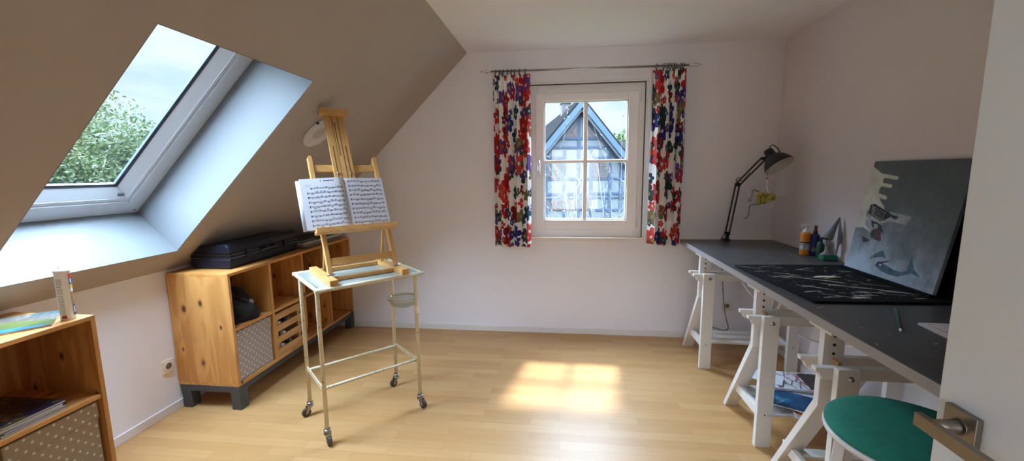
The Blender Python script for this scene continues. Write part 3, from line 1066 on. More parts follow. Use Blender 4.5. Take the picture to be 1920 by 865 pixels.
# ------------------------------------------------------------------ on and in the near shelf
def cartridge():
    c = V((-2.086, 1.482, .9005))
    t = thing('sealant_cartridge', 'white sealant cartridge with coloured label standing on the near pine shelf', 'cartridge', c)
    pr = [(.022, 0), (.0240, .002), (.0245, .008), (.0245, .206), (.0265, .208), (.0265, .214), (.023, .217), (.010, .219), (.0085, .233), (.004, .237)]
    build('tube', MB().lathe(pr, c, n=32), M['white_pl'], t)
    # label: patches wrapped on the tube; angle 0 points to the camera side
    face = math.atan2(-c.y, -c.x)
    def patch(a0, a1, z0, z1, mat, r=.0249):
        m = MB()
        n = 10
        vs = []
        for i in range(n + 1):
            a = face + math.radians(a0 + (a1 - a0) * i / n)
            for z in (z0, z1):
                vs.append(c + V((r * math.cos(a), r * math.sin(a), z)))
        m.add(vs, [(2 * i, 2 * i + 2, 2 * i + 3, 2 * i + 1) for i in range(n)], 0, True)
        return m, mat
    def lab(name, items):
        b = MB(); mats = []
        for (a0, a1, z0, z1, mat, *r) in items:
            m, mt = patch(a0, a1, z0, z1, mat, *(r or [.0249]))
            if mt not in mats:
                mats.append(mt)
            bb = b.add(m.v, m.f, mats.index(mt), True)
        build(name, b, mats, t, recalc=False)
    G, B_, Y_, R_, TN, W = M['lab_grey'], M['lab_blue'], M['lab_yellow'], M['lab_red'], M['lab_tan'], M['white_pl']
    lab('text_panel', [(-62, -12, .150, .180, G), (-62, -12, .112, .140, G), (-62, -12, .075, .102, G), (-62, -12, .025, .066, G),
                       (-62, -20, .1445, .1468, M['ink'], .0250), (-60, -14, .1062, .1085, M['ink'], .0250), (-60, -14, .0690, .0712, M['ink'], .0250),
                       (-50, -8, .008, .019, R_, .0250), (-44, -12, .019, .0225, R_, .0250)])
    lab('picture_panel', [(42, 88, .020, .196, TN), (42, 88, .180, .196, R_, .0251), (42, 88, .152, .179, B_, .0251), (42, 88, .138, .150, Y_, .0251), (45, 80, .120, .136, W, .0251),
                          (50, 88, .018, .066, B_, .0251), (52, 66, .030, .056, W, .0252), (52, 64, .158, .174, W, .0252)])
M['lab_grey'] = plain('label_grey', (.62, .64, .60), .5, .15, 120)
M['lab_blue'] = plain('label_blue', (.03, .10, .30), .4, .05)
M['lab_yellow'] = plain('label_yellow', (.60, .55, .05), .4, .05)
M['lab_red'] = plain('label_red', (.45, .03, .03), .4, .05)
M['lab_tan'] = plain('label_tan', (.42, .25, .13), .4, .1)
cartridge()

# picture booklet lying on the near shelf
m = NT('booklet_cover')
sp = m.n('ShaderNodeSeparateXYZ')
m.l(m.coord(), sp.inputs[0])
n1 = m.noise(m.coord((1, 1, 1)), 14, 4, .6)
f = m.math('ADD', m.math('MULTIPLY', sp.outputs[1], 3.2), m.math('ADD', m.math('MULTIPLY', sp.outputs[0], -1.6), m.math('MULTIPLY', n1, .35)))
c1 = m.ramp(m.math('ADD', f, .42), [(0, (.015, .15, .33)), (.22, (.03, .20, .38)), (.29, (.08, .13, .05)), (.55, (.11, .15, .05)), (.62, (.13, .11, .10)), (1, (.05, .11, .12))])
st = m.noise(m.coord((26, 6, 1), rot=(0, 0, .6)), 3, 3, .7)
c1 = m.mix(m.math('MULTIPLY', m.math('GREATER_THAN', st, .58), m.math('GREATER_THAN', f, .14)), c1, (.34, .33, .32))
m.base(c1)
m.set(Roughness=.3)
M['booklet'] = m.mat
def near_items():
    t = thing('booklet', 'blue and green picture booklet lying beside the sealant cartridge', 'booklet', (-2.27, 1.40, .9005))
    q = [(-2.455, 1.36), (-2.315, 1.18), (-2.075, 1.36), (-2.235, 1.575)]
    q = [(-2.44, 1.36), (-2.20, 1.20), (-2.062, 1.402), (-2.24, 1.575)]
    build('pages', MB().prism(q, (0, 0, .9005), (1, 0, 0), (0, 1, 0), (0, 0, .006)), M['paper'], t)
    cx, cy = -2.2355, 1.384
    q2 = [(cx + (x - cx) * 1.01, cy + (y - cy) * 1.01) for x, y in q]
    build('cover', MB().prism(q2, (0, 0, .9065), (1, 0, 0), (0, 1, 0), (0, 0, .0012)), M['booklet'], t)
    # magazines on the middle board, each its own thing
    z = .5395
    specs = [('white-spined magazine at the bottom of the stack in the near shelf', .0100, M['mag_cov3'], 0, 0), ('magazine second from the bottom of the stack in the near shelf', .0085, M['mag_cov2'], .006, .02),
             ('magazine third from the bottom of the stack in the near shelf', .011, M['mag_cov3'], -.004, -.01), ('dark picture magazine on top of the stack in the near shelf', .009, M['mag_cov'], .004, .015)]
    for i, (lab, th, cov, dy, rz) in enumerate(specs):
        c = V((-2.20, 1.295 + dy, z))
        mg = thing('magazine', lab, 'magazine', c, 'magazines in the near shelf')
        ex = V((math.cos(rz), math.sin(rz), 0)); ey = V((-math.sin(rz), math.cos(rz), 0))
        build('pages', MB().obox(c + V((0, 0, th / 2)), ex * .146, ey * .100, V((0, 0, th / 2 - .0008))), M['paper'], mg)
        build('cover', MB().obox(c + V((0, 0, th - .0004)), ex * .148, ey * .102, V((0, 0, .0004))).obox(c + V((0, 0, .0004)), ex * .148, ey * .102, V((0, 0, .0004))), cov, mg)
        z += th + .0006
m = NT('mag_cover_dark')
n1 = m.noise(m.coord(), 9, 5, .7)
n2 = m.noise(m.coord((1, 1, 1), loc=(3, 1, 0)), 22, 3, .6)
c1 = m.ramp(n1, [(.40, (.006, .008, .014)), (.53, (.010, .016, .06)), (.60, (.13, .11, .03)), (.68, (.01, .012, .02))])
c1 = m.mix(m.math('GREATER_THAN', n2, .66), c1, (.55, .56, .58))
m.base(c1)
m.set(Roughness=.25)
M['mag_cov'] = m.mat
M['mag_cov2'] = plain('mag_cover_black', (.03, .03, .04), .3, .3, 10)
M['mag_cov3'] = plain('mag_cover_white', (.55, .54, .54), .35, .1, 10)
near_items()


# ------------------------------------------------------------------ the enamel trolley
TH = math.radians(46)
TU, TV = V((math.cos(TH), math.sin(TH), 0)), V((-math.sin(TH), math.cos(TH), 0))
TC = V((-1.228, 2.362, 0))


def trolley():
    t = thing('trolley', 'cream enamel steel trolley on four casters with rust chips', 'trolley', TC)
    zt = .9000
    def P(a, b, z): return TC + TU * a + TV * b + V((0, 0, z))
    L, W = .300, .2475           # half sizes of the top frame
    r = .0125
    f = MB()
    for s in (-1, 1):
        f.tube([P(-L - .012, s * W, zt), P(L + .012, s * W, zt)], r, 14)
        f.tube([P(s * L, -W, zt), P(s * L, W, zt)], r * .95, 14)
    build('top_frame', f, M['cream'], t)
    lp = MB()
    for s in (-1, 1):
        lp.obox(P(0, s * (W - .020), zt - .004), TU * (L - .01), TV * .012, V((0, 0, .0025)))
        lp.obox(P(s * (L - .020), 0, zt - .004), TU * .012, TV * (W - .01), V((0, 0, .0025)))
    build('ledge', lp, M['cream'], t)
    build('glass_top', MB().obox(P(0, 0, zt + .004), TU * (L - .014), TV * (W - .014), V((0, 0, .003))), M['milk'], t)
    la, lb = .286, .184
    for a in (-la, la):
        for b in (-lb, lb):
            lg = MB().tube([P(a * 1.0, b * 1.0, .092), P(a, b, .86), P(a, b, zt - .004)], .0115, 14)
            build('leg', lg, M['cream'], t)
    # the two legs reach the frame with short cross pieces
    cr = MB()
    for s in (-1, 1):
        cr.tube([P(s * la, -W, zt - .010), P(s * la, W, zt - .010)], .009, 10)
    build('cross_bar', cr, M['cream'], t)
    st = MB()
    zs = .312
    for s in (-1, 1):
        st.tube([P(-la, s * lb * .82, zs), P(la, s * lb * .82, zs)], .0085, 10)
    build('stretcher', st, M['cream'], t)
    for s in (-1, 1):
        e = MB().obox(P(s * la, 0, zs), TU * .003, TV * lb, V((0, 0, .013)))
        build('end_strap', e, M['cream'], t, .001)
    # casters
    for (a, b, ang) in ((-la, -lb, 0), (-la, lb, -80), (la, -lb, 15), (la, lb, -75)):
        an = TH + math.radians(ang) - PI / 2
        d = V((math.cos(an), math.sin(an), 0))     # rolling direction (trail)
        s = V((-d.y, d.x, 0))
        p = P(a, b, 0)
        cs = MB()
        cs.lathe([(.010, .088), (.019, .086), (.020, .078), (.016, .073), (.016, .069), (.021, .067), (.021, .060), (.012, .058)], p, n=20)
        for k in (-1, 1):
            cs.prism([(-.008, .064), (.020, .064), (.036, .030), (.032, .020), (.022, .020), (.006, .044)], p + s * (k * .0125 - .0012), d, (0, 0, 1), s * .0024)
        cs.tube([p + d * .026 - s * .016 + V((0, 0, .0275)), p + d * .026 + s * .016 + V((0, 0, .0275))], .004, 10)
        c_o = build('caster', cs, M['steel_dk'], t)
        wl = MB().lathe([(.006, -.010), (.020, -.010), (.0265, -.0085), (.0275, -.005), (.0275, .005), (.0265, .0085), (.020, .010), (.006, .010)], p + d * .026 + V((0, 0, .0275)), s, 24)
        build('wheel', wl, M['rubber'], c_o)
    # ring holder for the bowl, clamped to the right front leg
    bc = P(la, -lb, 0) + V((-.100, .040, .715))
    R = .0935
    rg = MB().torus(bc, R, .0045, n=40)
    e = P(la, -lb, .675)
    dirn = (V((e.x, e.y, 0)) - V((bc.x, bc.y, 0))).normalized()
    rg.tube([bc + dirn * R, bc + dirn * (R - .004) + V((0, 0, -.03)), bc + dirn * (R + .008) + V((0, 0, -.038)), e + V((-.006, 0, .012)), e], .0032, 8)
    build('bowl_ring', rg, M['cream'], t)
    build('ring_clamp', MB().lathe([(.013, -.042), (.0155, -.040), (.0155, .0), (.013, .002)], e + V((0, 0, -.0)), n=18), M['cream_pl'], t)
    # glass bowl hung in the ring: its own thing
    o = MB()
    pr = [(.028, -.050), (.055, -.0485), (.074, -.040), (.083, -.025), (.0855, -.004), (.0865, .004), (.098, .0085), (.0985, .011), (.088, .009), (.0835, .004), (.081, -.024), (.072, -.0375), (.054, -.0455), (.028, -.047)]
    o.lathe(pr, bc, n=40)
    g = build('glass_bowl', o, M['bowl_glass'], None, loc=bc)
    tag(g, 'clear glass bowl hanging in the trolley ring', 'bowl')
trolley()


# ------------------------------------------------------------------ table easel with the music book
def easel():
    th = math.radians(45.5)
    u, v, z = V((math.cos(th), math.sin(th), 0)), V((-math.sin(th), math.cos(th), 0)), V((0, 0, 1))
    O = V((-1.2231, 2.0304, .9074))
    t = thing('table_easel', 'wooden table easel standing on the cream trolley', 'easel', O + u * .21 + v * .2)
    W = M['beech']
    def G(a, b, h): return O + u * a + v * b + z * h
    # base: two foot beams, cross rails
    for a in (.0, .405):
        build('foot_beam', MB().obox(G(a + .022, .20, .018), u * .022, v * .22, z * .018), W, t, .003)
    build('front_rail', MB().obox(G(.222, .115, .012), u * .19, v * .014, z * .010), W, t, .002)
    build('rear_rail', MB().obox(G(.222, .375, .014), u * .19, v * .012, z * .012), W, t, .002)
    T = math.radians(22.5)
    w = v * math.sin(T) + z * math.cos(T)      # up along the leaning plane
    nrm = (-v * math.cos(T) + z * math.sin(T))  # out of the plane, towards the player
    F = G(.040, .0975, .029)
    def Q(a, s, d=0): return F + u * a + w * s + nrm * d
    for a in (.0, .383):
        b = MB()
        # upright with a rounded top
        pts = [(-.012, -.01), (.012, -.01), (.012, .715), (.008, .729), (-.004, .732), (-.012, .720)]
        b.prism(pts, Q(a, 0, -.028), u, w, nrm * .032)
        build('upright', b, M['beech_z'], t, .002)
        build('hinge_bolt', MB().tube([Q(a, .012, .0) - u * .02, Q(a, .012, .0) + u * .02], .006, 10), M['steel_dk'], t)
    build('lower_crossbar', MB().obox(Q(.1915, .086, -.010), u * .180, w * .021, nrm * .008), W, t, .002)
    build('upper_crossbar', MB().obox(Q(.1915, .654, -.014), u * .180, w * .022, nrm * .008), W, t, .002)
    build('middle_crossbar', MB().obox(Q(.1915, .40, -.020), u * .180, w * .022, nrm * .006), W, t, .002)
    # rear props, hinged low on the frame
    for a in (.018, .368):
        b = MB().beam(Q(a, .30, -.02), G(.041 + a, .30, .030), .012, .018, u)
        build('prop', b, M['beech_z'], t, .001)
    # canvas ledge
    ld = MB().obox(Q(.189, .256, .028), u * .235, w * .0105, nrm * .030)
    ld.obox(Q(.189, .269, .054), u * .235, w * .0065, nrm * .004)
    build('ledge', ld, W, t, .002)
    build('ledge_clip', MB().obox(Q(.235, .272, .052), u * .012, w * .009, nrm * .006), M['cream_pl'], t, .002)
    # mast: two outer boards, sliding inner board with slots, cap
    mc = .178
    b = MB()
    for s in (-1, 1):
        b.obox(Q(mc + s * .038, .645, .004), u * .0220, w * .355, nrm * .007)
    build('mast_board', b, M['beech_z'], t, .0015)
    inner = MB().obox(Q(mc, .650, .006), u * .0150, w * .350, nrm * .006)
    build('mast_slide', inner, M['beech_z'], t, .0015)
    sl = MB()
    for s in (-1, 1):
        sl.obox(Q(mc + s * .0375, .680, .0114), u * .0026, w * .115, nrm * .0003)
        sl.obox(Q(mc + s * .0166, .645, .0112), u * .0014, w * .350, nrm * .0003)
    sl.obox(Q(mc - .004, .84, .0123), u * .0023, w * .11, nrm * .0003)
    build('mast_slot', sl, M['slot'], t)
    sc = MB()
    for (a, s) in ((-.0375, .615), (.0375, .615), (-.004, .945)):
        sc.lathe([(.007, .012), (.0075, .014), (.0065, .019), (.002, .020)], Q(mc + a, s, 0), nrm, 14)
    build('wing_screw', sc, M['steel_dk'], t)
    cap = MB().obox(Q(mc - .006, 1.009, .018), u * .081, w * .012, nrm * .024)
    cap.obox(Q(mc - .006, 1.010, .042), u * .083, w * .020, nrm * .006)
    build('cap', cap, W, t, .003)

    # ---- the open music book (a thing of its own), resting on the ledge
    bk = thing('music_book', 'open sheet music book resting on the table easel', 'book', Q(.157, .274, .03))
    sp, hb, H = .157, .2735, .304
    wl, wr = .240, .238
    def bow(k):     # page bulge near the spine, k 0..1 from the spine outwards
        return .004 + .026 * (1 - math.exp(-k * 14)) * (1 - k) ** 1.3 + .006 * (1 - k)
    def page(side, k, h, lift=0):
        wd = wl if side < 0 else wr
        amt = bow(k) if side < 0 else bow(k) * .42 + .003
        return Q(sp + side * wd * k * (1 - .035 * (1 - k)), hb + h * H, amt + .013 + lift)
    NK = 24
    for side, nm in ((-1, 'left'), (1, 'right')):
        b = MB()
        vs = [page(side, i / NK, j / 4) for i in range(NK + 1) for j in range(5)]
        b.add(vs, [(i * 5 + j, (i + 1) * 5 + j, (i + 1) * 5 + j + 1, i * 5 + j + 1) for i in range(NK) for j in range(4)], 0, True)
        # printed staves with notes, laid on the curved page
        rnd = random.Random(20 + side)
        def mark(k0, k1, h0, h1, lift=.0006):
            n = max(1, int((k1 - k0) * NK))
            vs = []
            for i in range(n + 1):
                k = k0 + (k1 - k0) * i / n
                if side < 0:
                    k = k
                vs += [page(side, k, h0, lift), page(side, k, h1, lift)]
            b.add(vs, [(2 * i, 2 * i + 2, 2 * i + 3, 2 * i + 1) for i in range(n)], 1)
        def kk(x):   # x 0..1 left-to-right on the page -> distance from spine
            return 1 - x if side < 0 else x
        rows = 9 if side < 0 else 10
        top = .80 if side < 0 else .925
        pitch = (top - .075) / (rows - 1)
        for rr in range(rows):
            hc = top - rr * pitch
            xs = .20 if (side < 0 and rr == 0) else (.12 if side < 0 else .09)
            a, e = sorted((kk(xs), kk(.955)))
            for q in range(5):
                hh = hc + (q - 2) * .0068
                mark(a, e, hh - .0007, hh + .0007)
            # clef and key signature
            c0 = kk(xs + .012)
            mark(min(c0, kk(xs + .028)), max(c0, kk(xs + .028)), hc - .022, hc + .022)
            for q in range(2):
                xx = xs + .045 + q * .016
                mark(min(kk(xx), kk(xx + .006)), max(kk(xx), kk(xx + .006)), hc - .006 + .01 * q, hc + .014)
            x = xs + .09
            while x < .93:
                grp = rnd.choice((2, 3, 4, 4))
                base = rnd.uniform(-.012, .012)
                step = rnd.uniform(.014, .020)
                up = rnd.random() < .6
                x_0 = x
                for g in range(grp):
                    if x > .94:
                        break
                    hh = hc + base + rnd.uniform(-.008, .008)
                    mark(min(kk(x), kk(x + .0115)), max(kk(x), kk(x + .0115)), hh - .0045, hh + .0045)
                    s0, s1 = (hh, hh + .026) if up else (hh - .026, hh)
                    xq = x + (.0105 if up else 0)
                    mark(min(kk(xq), kk(xq + .0018)), max(kk(xq), kk(xq + .0018)), s0, s1)
                    x += step
                if grp > 2:
                    y_ = hc + base + (.022 if up else -.026)
                    mark(min(kk(x_0 + .005), kk(min(x - step + .012, .95))), max(kk(x_0 + .005), kk(min(x - step + .012, .95))), y_, y_ + .0055)
                x += rnd.uniform(.010, .034)
        if side < 0:
            # bold heading: illegible in the photo, short word-like blocks
            for (x0, x1) in ((.435, .462), (.51, .555), (.565, .60), (.605, .655), (.665, .715), (.722, .755)):
                mark(min(kk(x0), kk(x1)), max(kk(x0), kk(x1)), .938, .953)
            for (x0, x1, h) in ((.12, .24, .872), (.84, .93, .872), (.10, .20, .845)):
                mark(min(kk(x0), kk(x1)), max(kk(x0), kk(x1)), h, h + .0035)
        o = build('%s_page' % nm, b, [M['paper'], M['ink']], bk, recalc=False)
        # the block of pages under the open page
        b2 = MB()
        vs = []
        for i in range(NK + 1):
            for j in (0, 1):
                vs += [page(side, i / NK, j, -.0008), Q(sp + side * (wl if side < 0 else wr) * (i / NK) * .985, hb + j * H, .0078)]
        fs = []
        for i in range(NK):
            p, n_ = i * 4, (i + 1) * 4
            fs += [(p, n_, n_ + 1, p + 1), (p + 2, p + 3, n_ + 3, n_ + 2), (p + 1, n_ + 1, n_ + 3, p + 3)]
        fs.append((NK * 4, NK * 4 + 2, NK * 4 + 3, NK * 4 + 1))
        b2.add(vs, fs, 0)
        build('page_block', b2, M['paper'], bk, recalc=False)
    # loose outer leaf at the left edge
    b = MB()
    vs = [Q(sp - wl * (.80 + .28 * k), hb - .004 + h * H * .985, .009 + .004 * math.sin(k * 3)) for k in (0, .25, .5, .75, 1) for h in (0, 1)]
    b.add(vs, [(2 * i, 2 * i + 2, 2 * i + 3, 2 * i + 1) for i in range(4)], 0, True)
    build('loose_leaf', b, M['paper'], bk, recalc=False, solid=.0006)
    cv = MB().obox(Q(sp, hb + H / 2, .0065), u * .238, w * (H / 2 + .002), nrm * .0008)
    build('cover', cv, M['paper_edge'], bk)
M['slot'] = plain('slot_dark', (.10, .045, .015), .8, .1)
easel()


# ------------------------------------------------------------------ the desk: two tops on trestles
DZ = .912
DX0, DX1 = 1.035, 1.796


def desk_tops():
    rnd = random.Random(5)
    for (y0, y1, lab) in ((2.206, 3.742, 'dark grey desk top under the window side, black mat across its near end'), (.66, 2.203, 'dark grey desk top nearest the door with the green pen on it')):
        t = thing('desk', lab, 'desk', ((DX0 + DX1) / 2, (y0 + y1) / 2, DZ - .036))
        build('board', MB().box((DX0 + .003, y0, DZ - .036), (DX1, y1, DZ)), M['desk'], t, .0015)
        build('edge_band', MB().box((DX0, y0, DZ - .0362), (DX0 + .003, y1, DZ - .0004)), M['desk_edge'], t)
        b = MB()
        for i in range(60 if y0 > 2 else 26):
            x, y = rnd.uniform(DX0 + .03, DX1 - .05), rnd.uniform(y0 + .05, y1 - .1)
            a = rnd.uniform(-.5, .9)
            L, wd = rnd.choice((.006, .010, .012, .03, .05)), rnd.uniform(.0015, .004)
            poly = [(-L, -wd * .3), (-L * .3, -wd), (L * .6, -wd * .6), (L, 0), (L * .4, wd * .8), (-L * .5, wd)]
            ca, sa = math.cos(a), math.sin(a)
            b.poly(poly, (x, y, DZ + .0004), (ca, sa, 0), (-sa, ca, 0))
        build('paint_spot', b, M['spot'], t, recalc=False)
M['spot'] = plain('paint_spot', (.60, .60, .59), .7, .4, 60)
desk_tops()


def trestle(y0, label):
    x0 = 1.060
    t = thing('trestle', label, 'trestle', (x0 + .35, y0 + .22, 0), 'white trestles under the grey desk')
    W = M['white_wood']
    for xa in (x0, x0 + .62):
        build('leg', MB().box((xa, y0, 0), (xa + .08, y0 + .030, .740)), W, t, .002)
        poly = [(.105, .684), (.137, .684), (.137, .545), (.452, .0), (.418, .0), (.105, .532)]
        build('leg', MB().prism(poly, (xa, y0, 0), (0, 1, 0), (0, 0, 1), (.08, 0, 0)), W, t, .002)
        # end rail between the legs
        build('end_rail', MB().box((xa + .022, y0 + .030, .150), (xa + .046, y0 + .375, .200)), W, t, .002)
        # rising column with peg holes
        col = MB().box((xa + .002, y0 + .104, .686), (xa + .080, y0 + .136, .856))
        for k in range(3):
            col.tube([(xa + .041, y0 + .1045, .835 - .037 * k), (xa + .041, y0 + .1030, .835 - .037 * k)], .0062, 12, 1)
        build('column', col, [W, M['hole']], t, .0)
        build('peg', MB().tube([(xa + .041, y0 + .060, .735), (xa + .041, y0 + .165, .735)], .0085, 12), M['peg'], t)
        bo = MB().lathe([(.0105, .0), (.0105, -.002), (.0075, -.0035), (.007, -.012), (.0055, -.013)], (xa + .045, y0, .704), (0, 1, 0), 18)
        build('bolt', bo, M['steel_dk'], t)
        build('screw_plug', MB().lathe([(.004, 0), (.004, -.0006)], (xa + .04, y0, .19), (0, 1, 0), 12), M['hole'], t)
    for (ya, yb) in ((.034, .064), (.138, .165)):
        poly = [(-.062, .731), (-.062, .714), (-.048, .708), (-.034, .682), (.734, .682), (.748, .708), (.762, .714), (.762, .731)]
        build('beam', MB().prism(poly, (x0, y0 + ya, 0), (1, 0, 0), (0, 0, 1), (0, yb - ya, 0)), W, t, .002)
    # spacers at the beam ends
    build('top_bar', MB().box((x0 - .010, y0 + .045, .856), (x0 + .710, y0 + .195, .8755)), W, t, .002)
    sh = MB()
    for k in range(3):
        sh.box((x0 + .048, y0 + .075 + k * .098, .172), (x0 + .652, y0 + .135 + k * .098, .186))
    build('shelf_slats', sh, W, t, .0015)
    return t
M['hole'] = plain('hole_dark', (.03, .02, .015), .8, .1)
tr = trestle(3.165, 'white adjustable trestle furthest from the door, power cables lying on its shelf')
dup(tr, (0, 2.235 - 3.165, 0), 'middle white adjustable trestle with prints and magazines on its shelf')
dup(tr, (0, 1.640 - 3.165, 0), 'white adjustable trestle nearest the door, right behind the green stool')


# black art portfolio: one half flat on the desk, other half leaning on the wall
def portfolio():
    t = thing('art_portfolio', 'black art portfolio spattered with paint, lying open on the desk', 'portfolio', (1.40, 2.33, DZ))
    z0, z1 = DZ + .0006, DZ + .011
    q = [(1.069, 2.672), (1.122, 1.932), (1.715, 1.955), (1.715, 2.72)]
    build('flat_half', MB().prism(q, (0, 0, z0), (1, 0, 0), (0, 1, 0), (0, 0, z1 - z0)), M['portfolio'], t, .003)
    # leaning half: a thin board against the wall behind the canvas
    b = MB()
    p0, p1 = V((1.722, 1.87, z0)), V((1.722, 2.60, z0))
    tp = V((.066, 0, .52))
    th = V((.008, 0, -.001))
    vs = [p0, p1, p1 + tp, p0 + tp]
    vs += [p + th for p in vs]
    b.add(vs, [(0, 1, 2, 3), (7, 6, 5, 4), (0, 4, 5, 1), (1, 5, 6, 2), (2, 6, 7, 3), (3, 7, 4, 0)])
    build('leaning_half', b, M['portfolio'], t, .002)
    sp = MB().prism([(1.700, 2.66), (1.700, 1.965), (1.722, 1.93), (1.722, 2.66)], (0, 0, z1), (1, 0, 0), (0, 1, 0), (0, 0, .0115))
    sp = MB().box((1.650, 2.022, z1), (1.712, 2.632, z1 + .0105))
    build('spine_fold', sp, M['portfolio'], t, .004)
    rnd = random.Random(12)
    b = MB()
    def stroke(px, py, ang, L, wd, mat):
        n = 7
        top, bot = [], []
        for i in range(n + 1):
            f = i / n
            ww = wd * (.35 + .65 * math.sin(PI * min(1, f * .9 + .1))) * rnd.uniform(.5, 1.15)
            x = (f - .5) * L
            y = .10 * L * math.sin(f * 2.2) * rnd.uniform(.8, 1)
            top.append((x, y + ww)); bot.append((x, y - ww))
        ca, sa = math.cos(ang), math.sin(ang)
        b.poly(top + bot[::-1], (px, py, z1 + .0004 + rnd.uniform(0, .0003)), (ca, sa, 0), (-sa, ca, 0), mat)
    # uv helper inside the sheet: s across (0 window .. 1 door side), r from front edge to wall
    def at(r, s):
        A = V(q[0]).lerp(V(q[1]), s); B = V((1.655, 2.70)).lerp(V((1.655, 1.95)), s)
        return A.lerp(B, r)
    for _ in range(46):
        r, s = rnd.uniform(.05, .93), rnd.uniform(.05, .95)
        p = at(r, s)
        L = rnd.choice((.02, .03, .05, .09, .14))
        stroke(p.x, p.y, rnd.choice((-.55, -.45, -.2, .1, .25, -.7)) + rnd.uniform(-.25, .25), L, rnd.uniform(.0018, .0045), rnd.choice((0, 0, 0, 1, 1, 2)))
    for (r, s, a, L, wd, m_) in ((.60, .40, .1, .12, .016, 0), (.66, .42, .2, .10, .010, 1), (.42, .50, -.6, .26, .004, 0), (.56, .66, -.5, .20, .004, 1), (.30, .33, -.6, .12, .003, 0),
                                 (.26, .70, -.65, .16, .004, 0), (.75, .75, -.5, .22, .004, 0), (.52, .88, .1, .12, .006, 2), (.45, .92, .2, .10, .005, 0), (.13, .38, .4, .06, .004, 3), (.12, .42, -.1, .05, .005, 3),
                                 (.35, .10, .05, .07, .005, 4), (.40, .12, .0, .05, .003, 4), (.83, .62, -.5, .10, .003, 1), (.22, .92, .1, .09, .003, 0)):
        p = at(r, s)
        stroke(p.x, p.y, a, L, wd, m_)
    for _ in range(70):
        p = at(rnd.uniform(.03, .95), rnd.uniform(.03, .97))
        rr = rnd.uniform(.001, .003)
        b.poly([(rr * math.cos(k), rr * math.sin(k)) for k in (0, 1.05, 2.1, 3.14, 4.2, 5.2)], (p.x, p.y, z1 + .0005), (1, 0, 0), (0, 1, 0), rnd.choice((0, 1)))
    build('paint_spatter', b, [M['pw'], M['pcream'], M['pblue'], M['polive'], M['pred']], t, recalc=False)['kind'] = 'stuff'
M['portfolio'] = plain('portfolio_black', (.008, .009, .011), .8, .3, 25, Specular_IOR_Level=.12)
M['pw'] = plain('paint_white', (.80, .80, .79), .6, .3, 80)
M['pcream'] = plain('paint_cream', (.72, .62, .46), .6, .3, 80)
M['pblue'] = plain('paint_blue_grey', (.32, .42, .54), .6, .3, 80)
M['polive'] = plain('paint_olive', (.16, .17, .03), .6, .3, 80)
M['pred'] = plain('paint_red', (.16, .015, .02), .6, .3, 80)
portfolio()


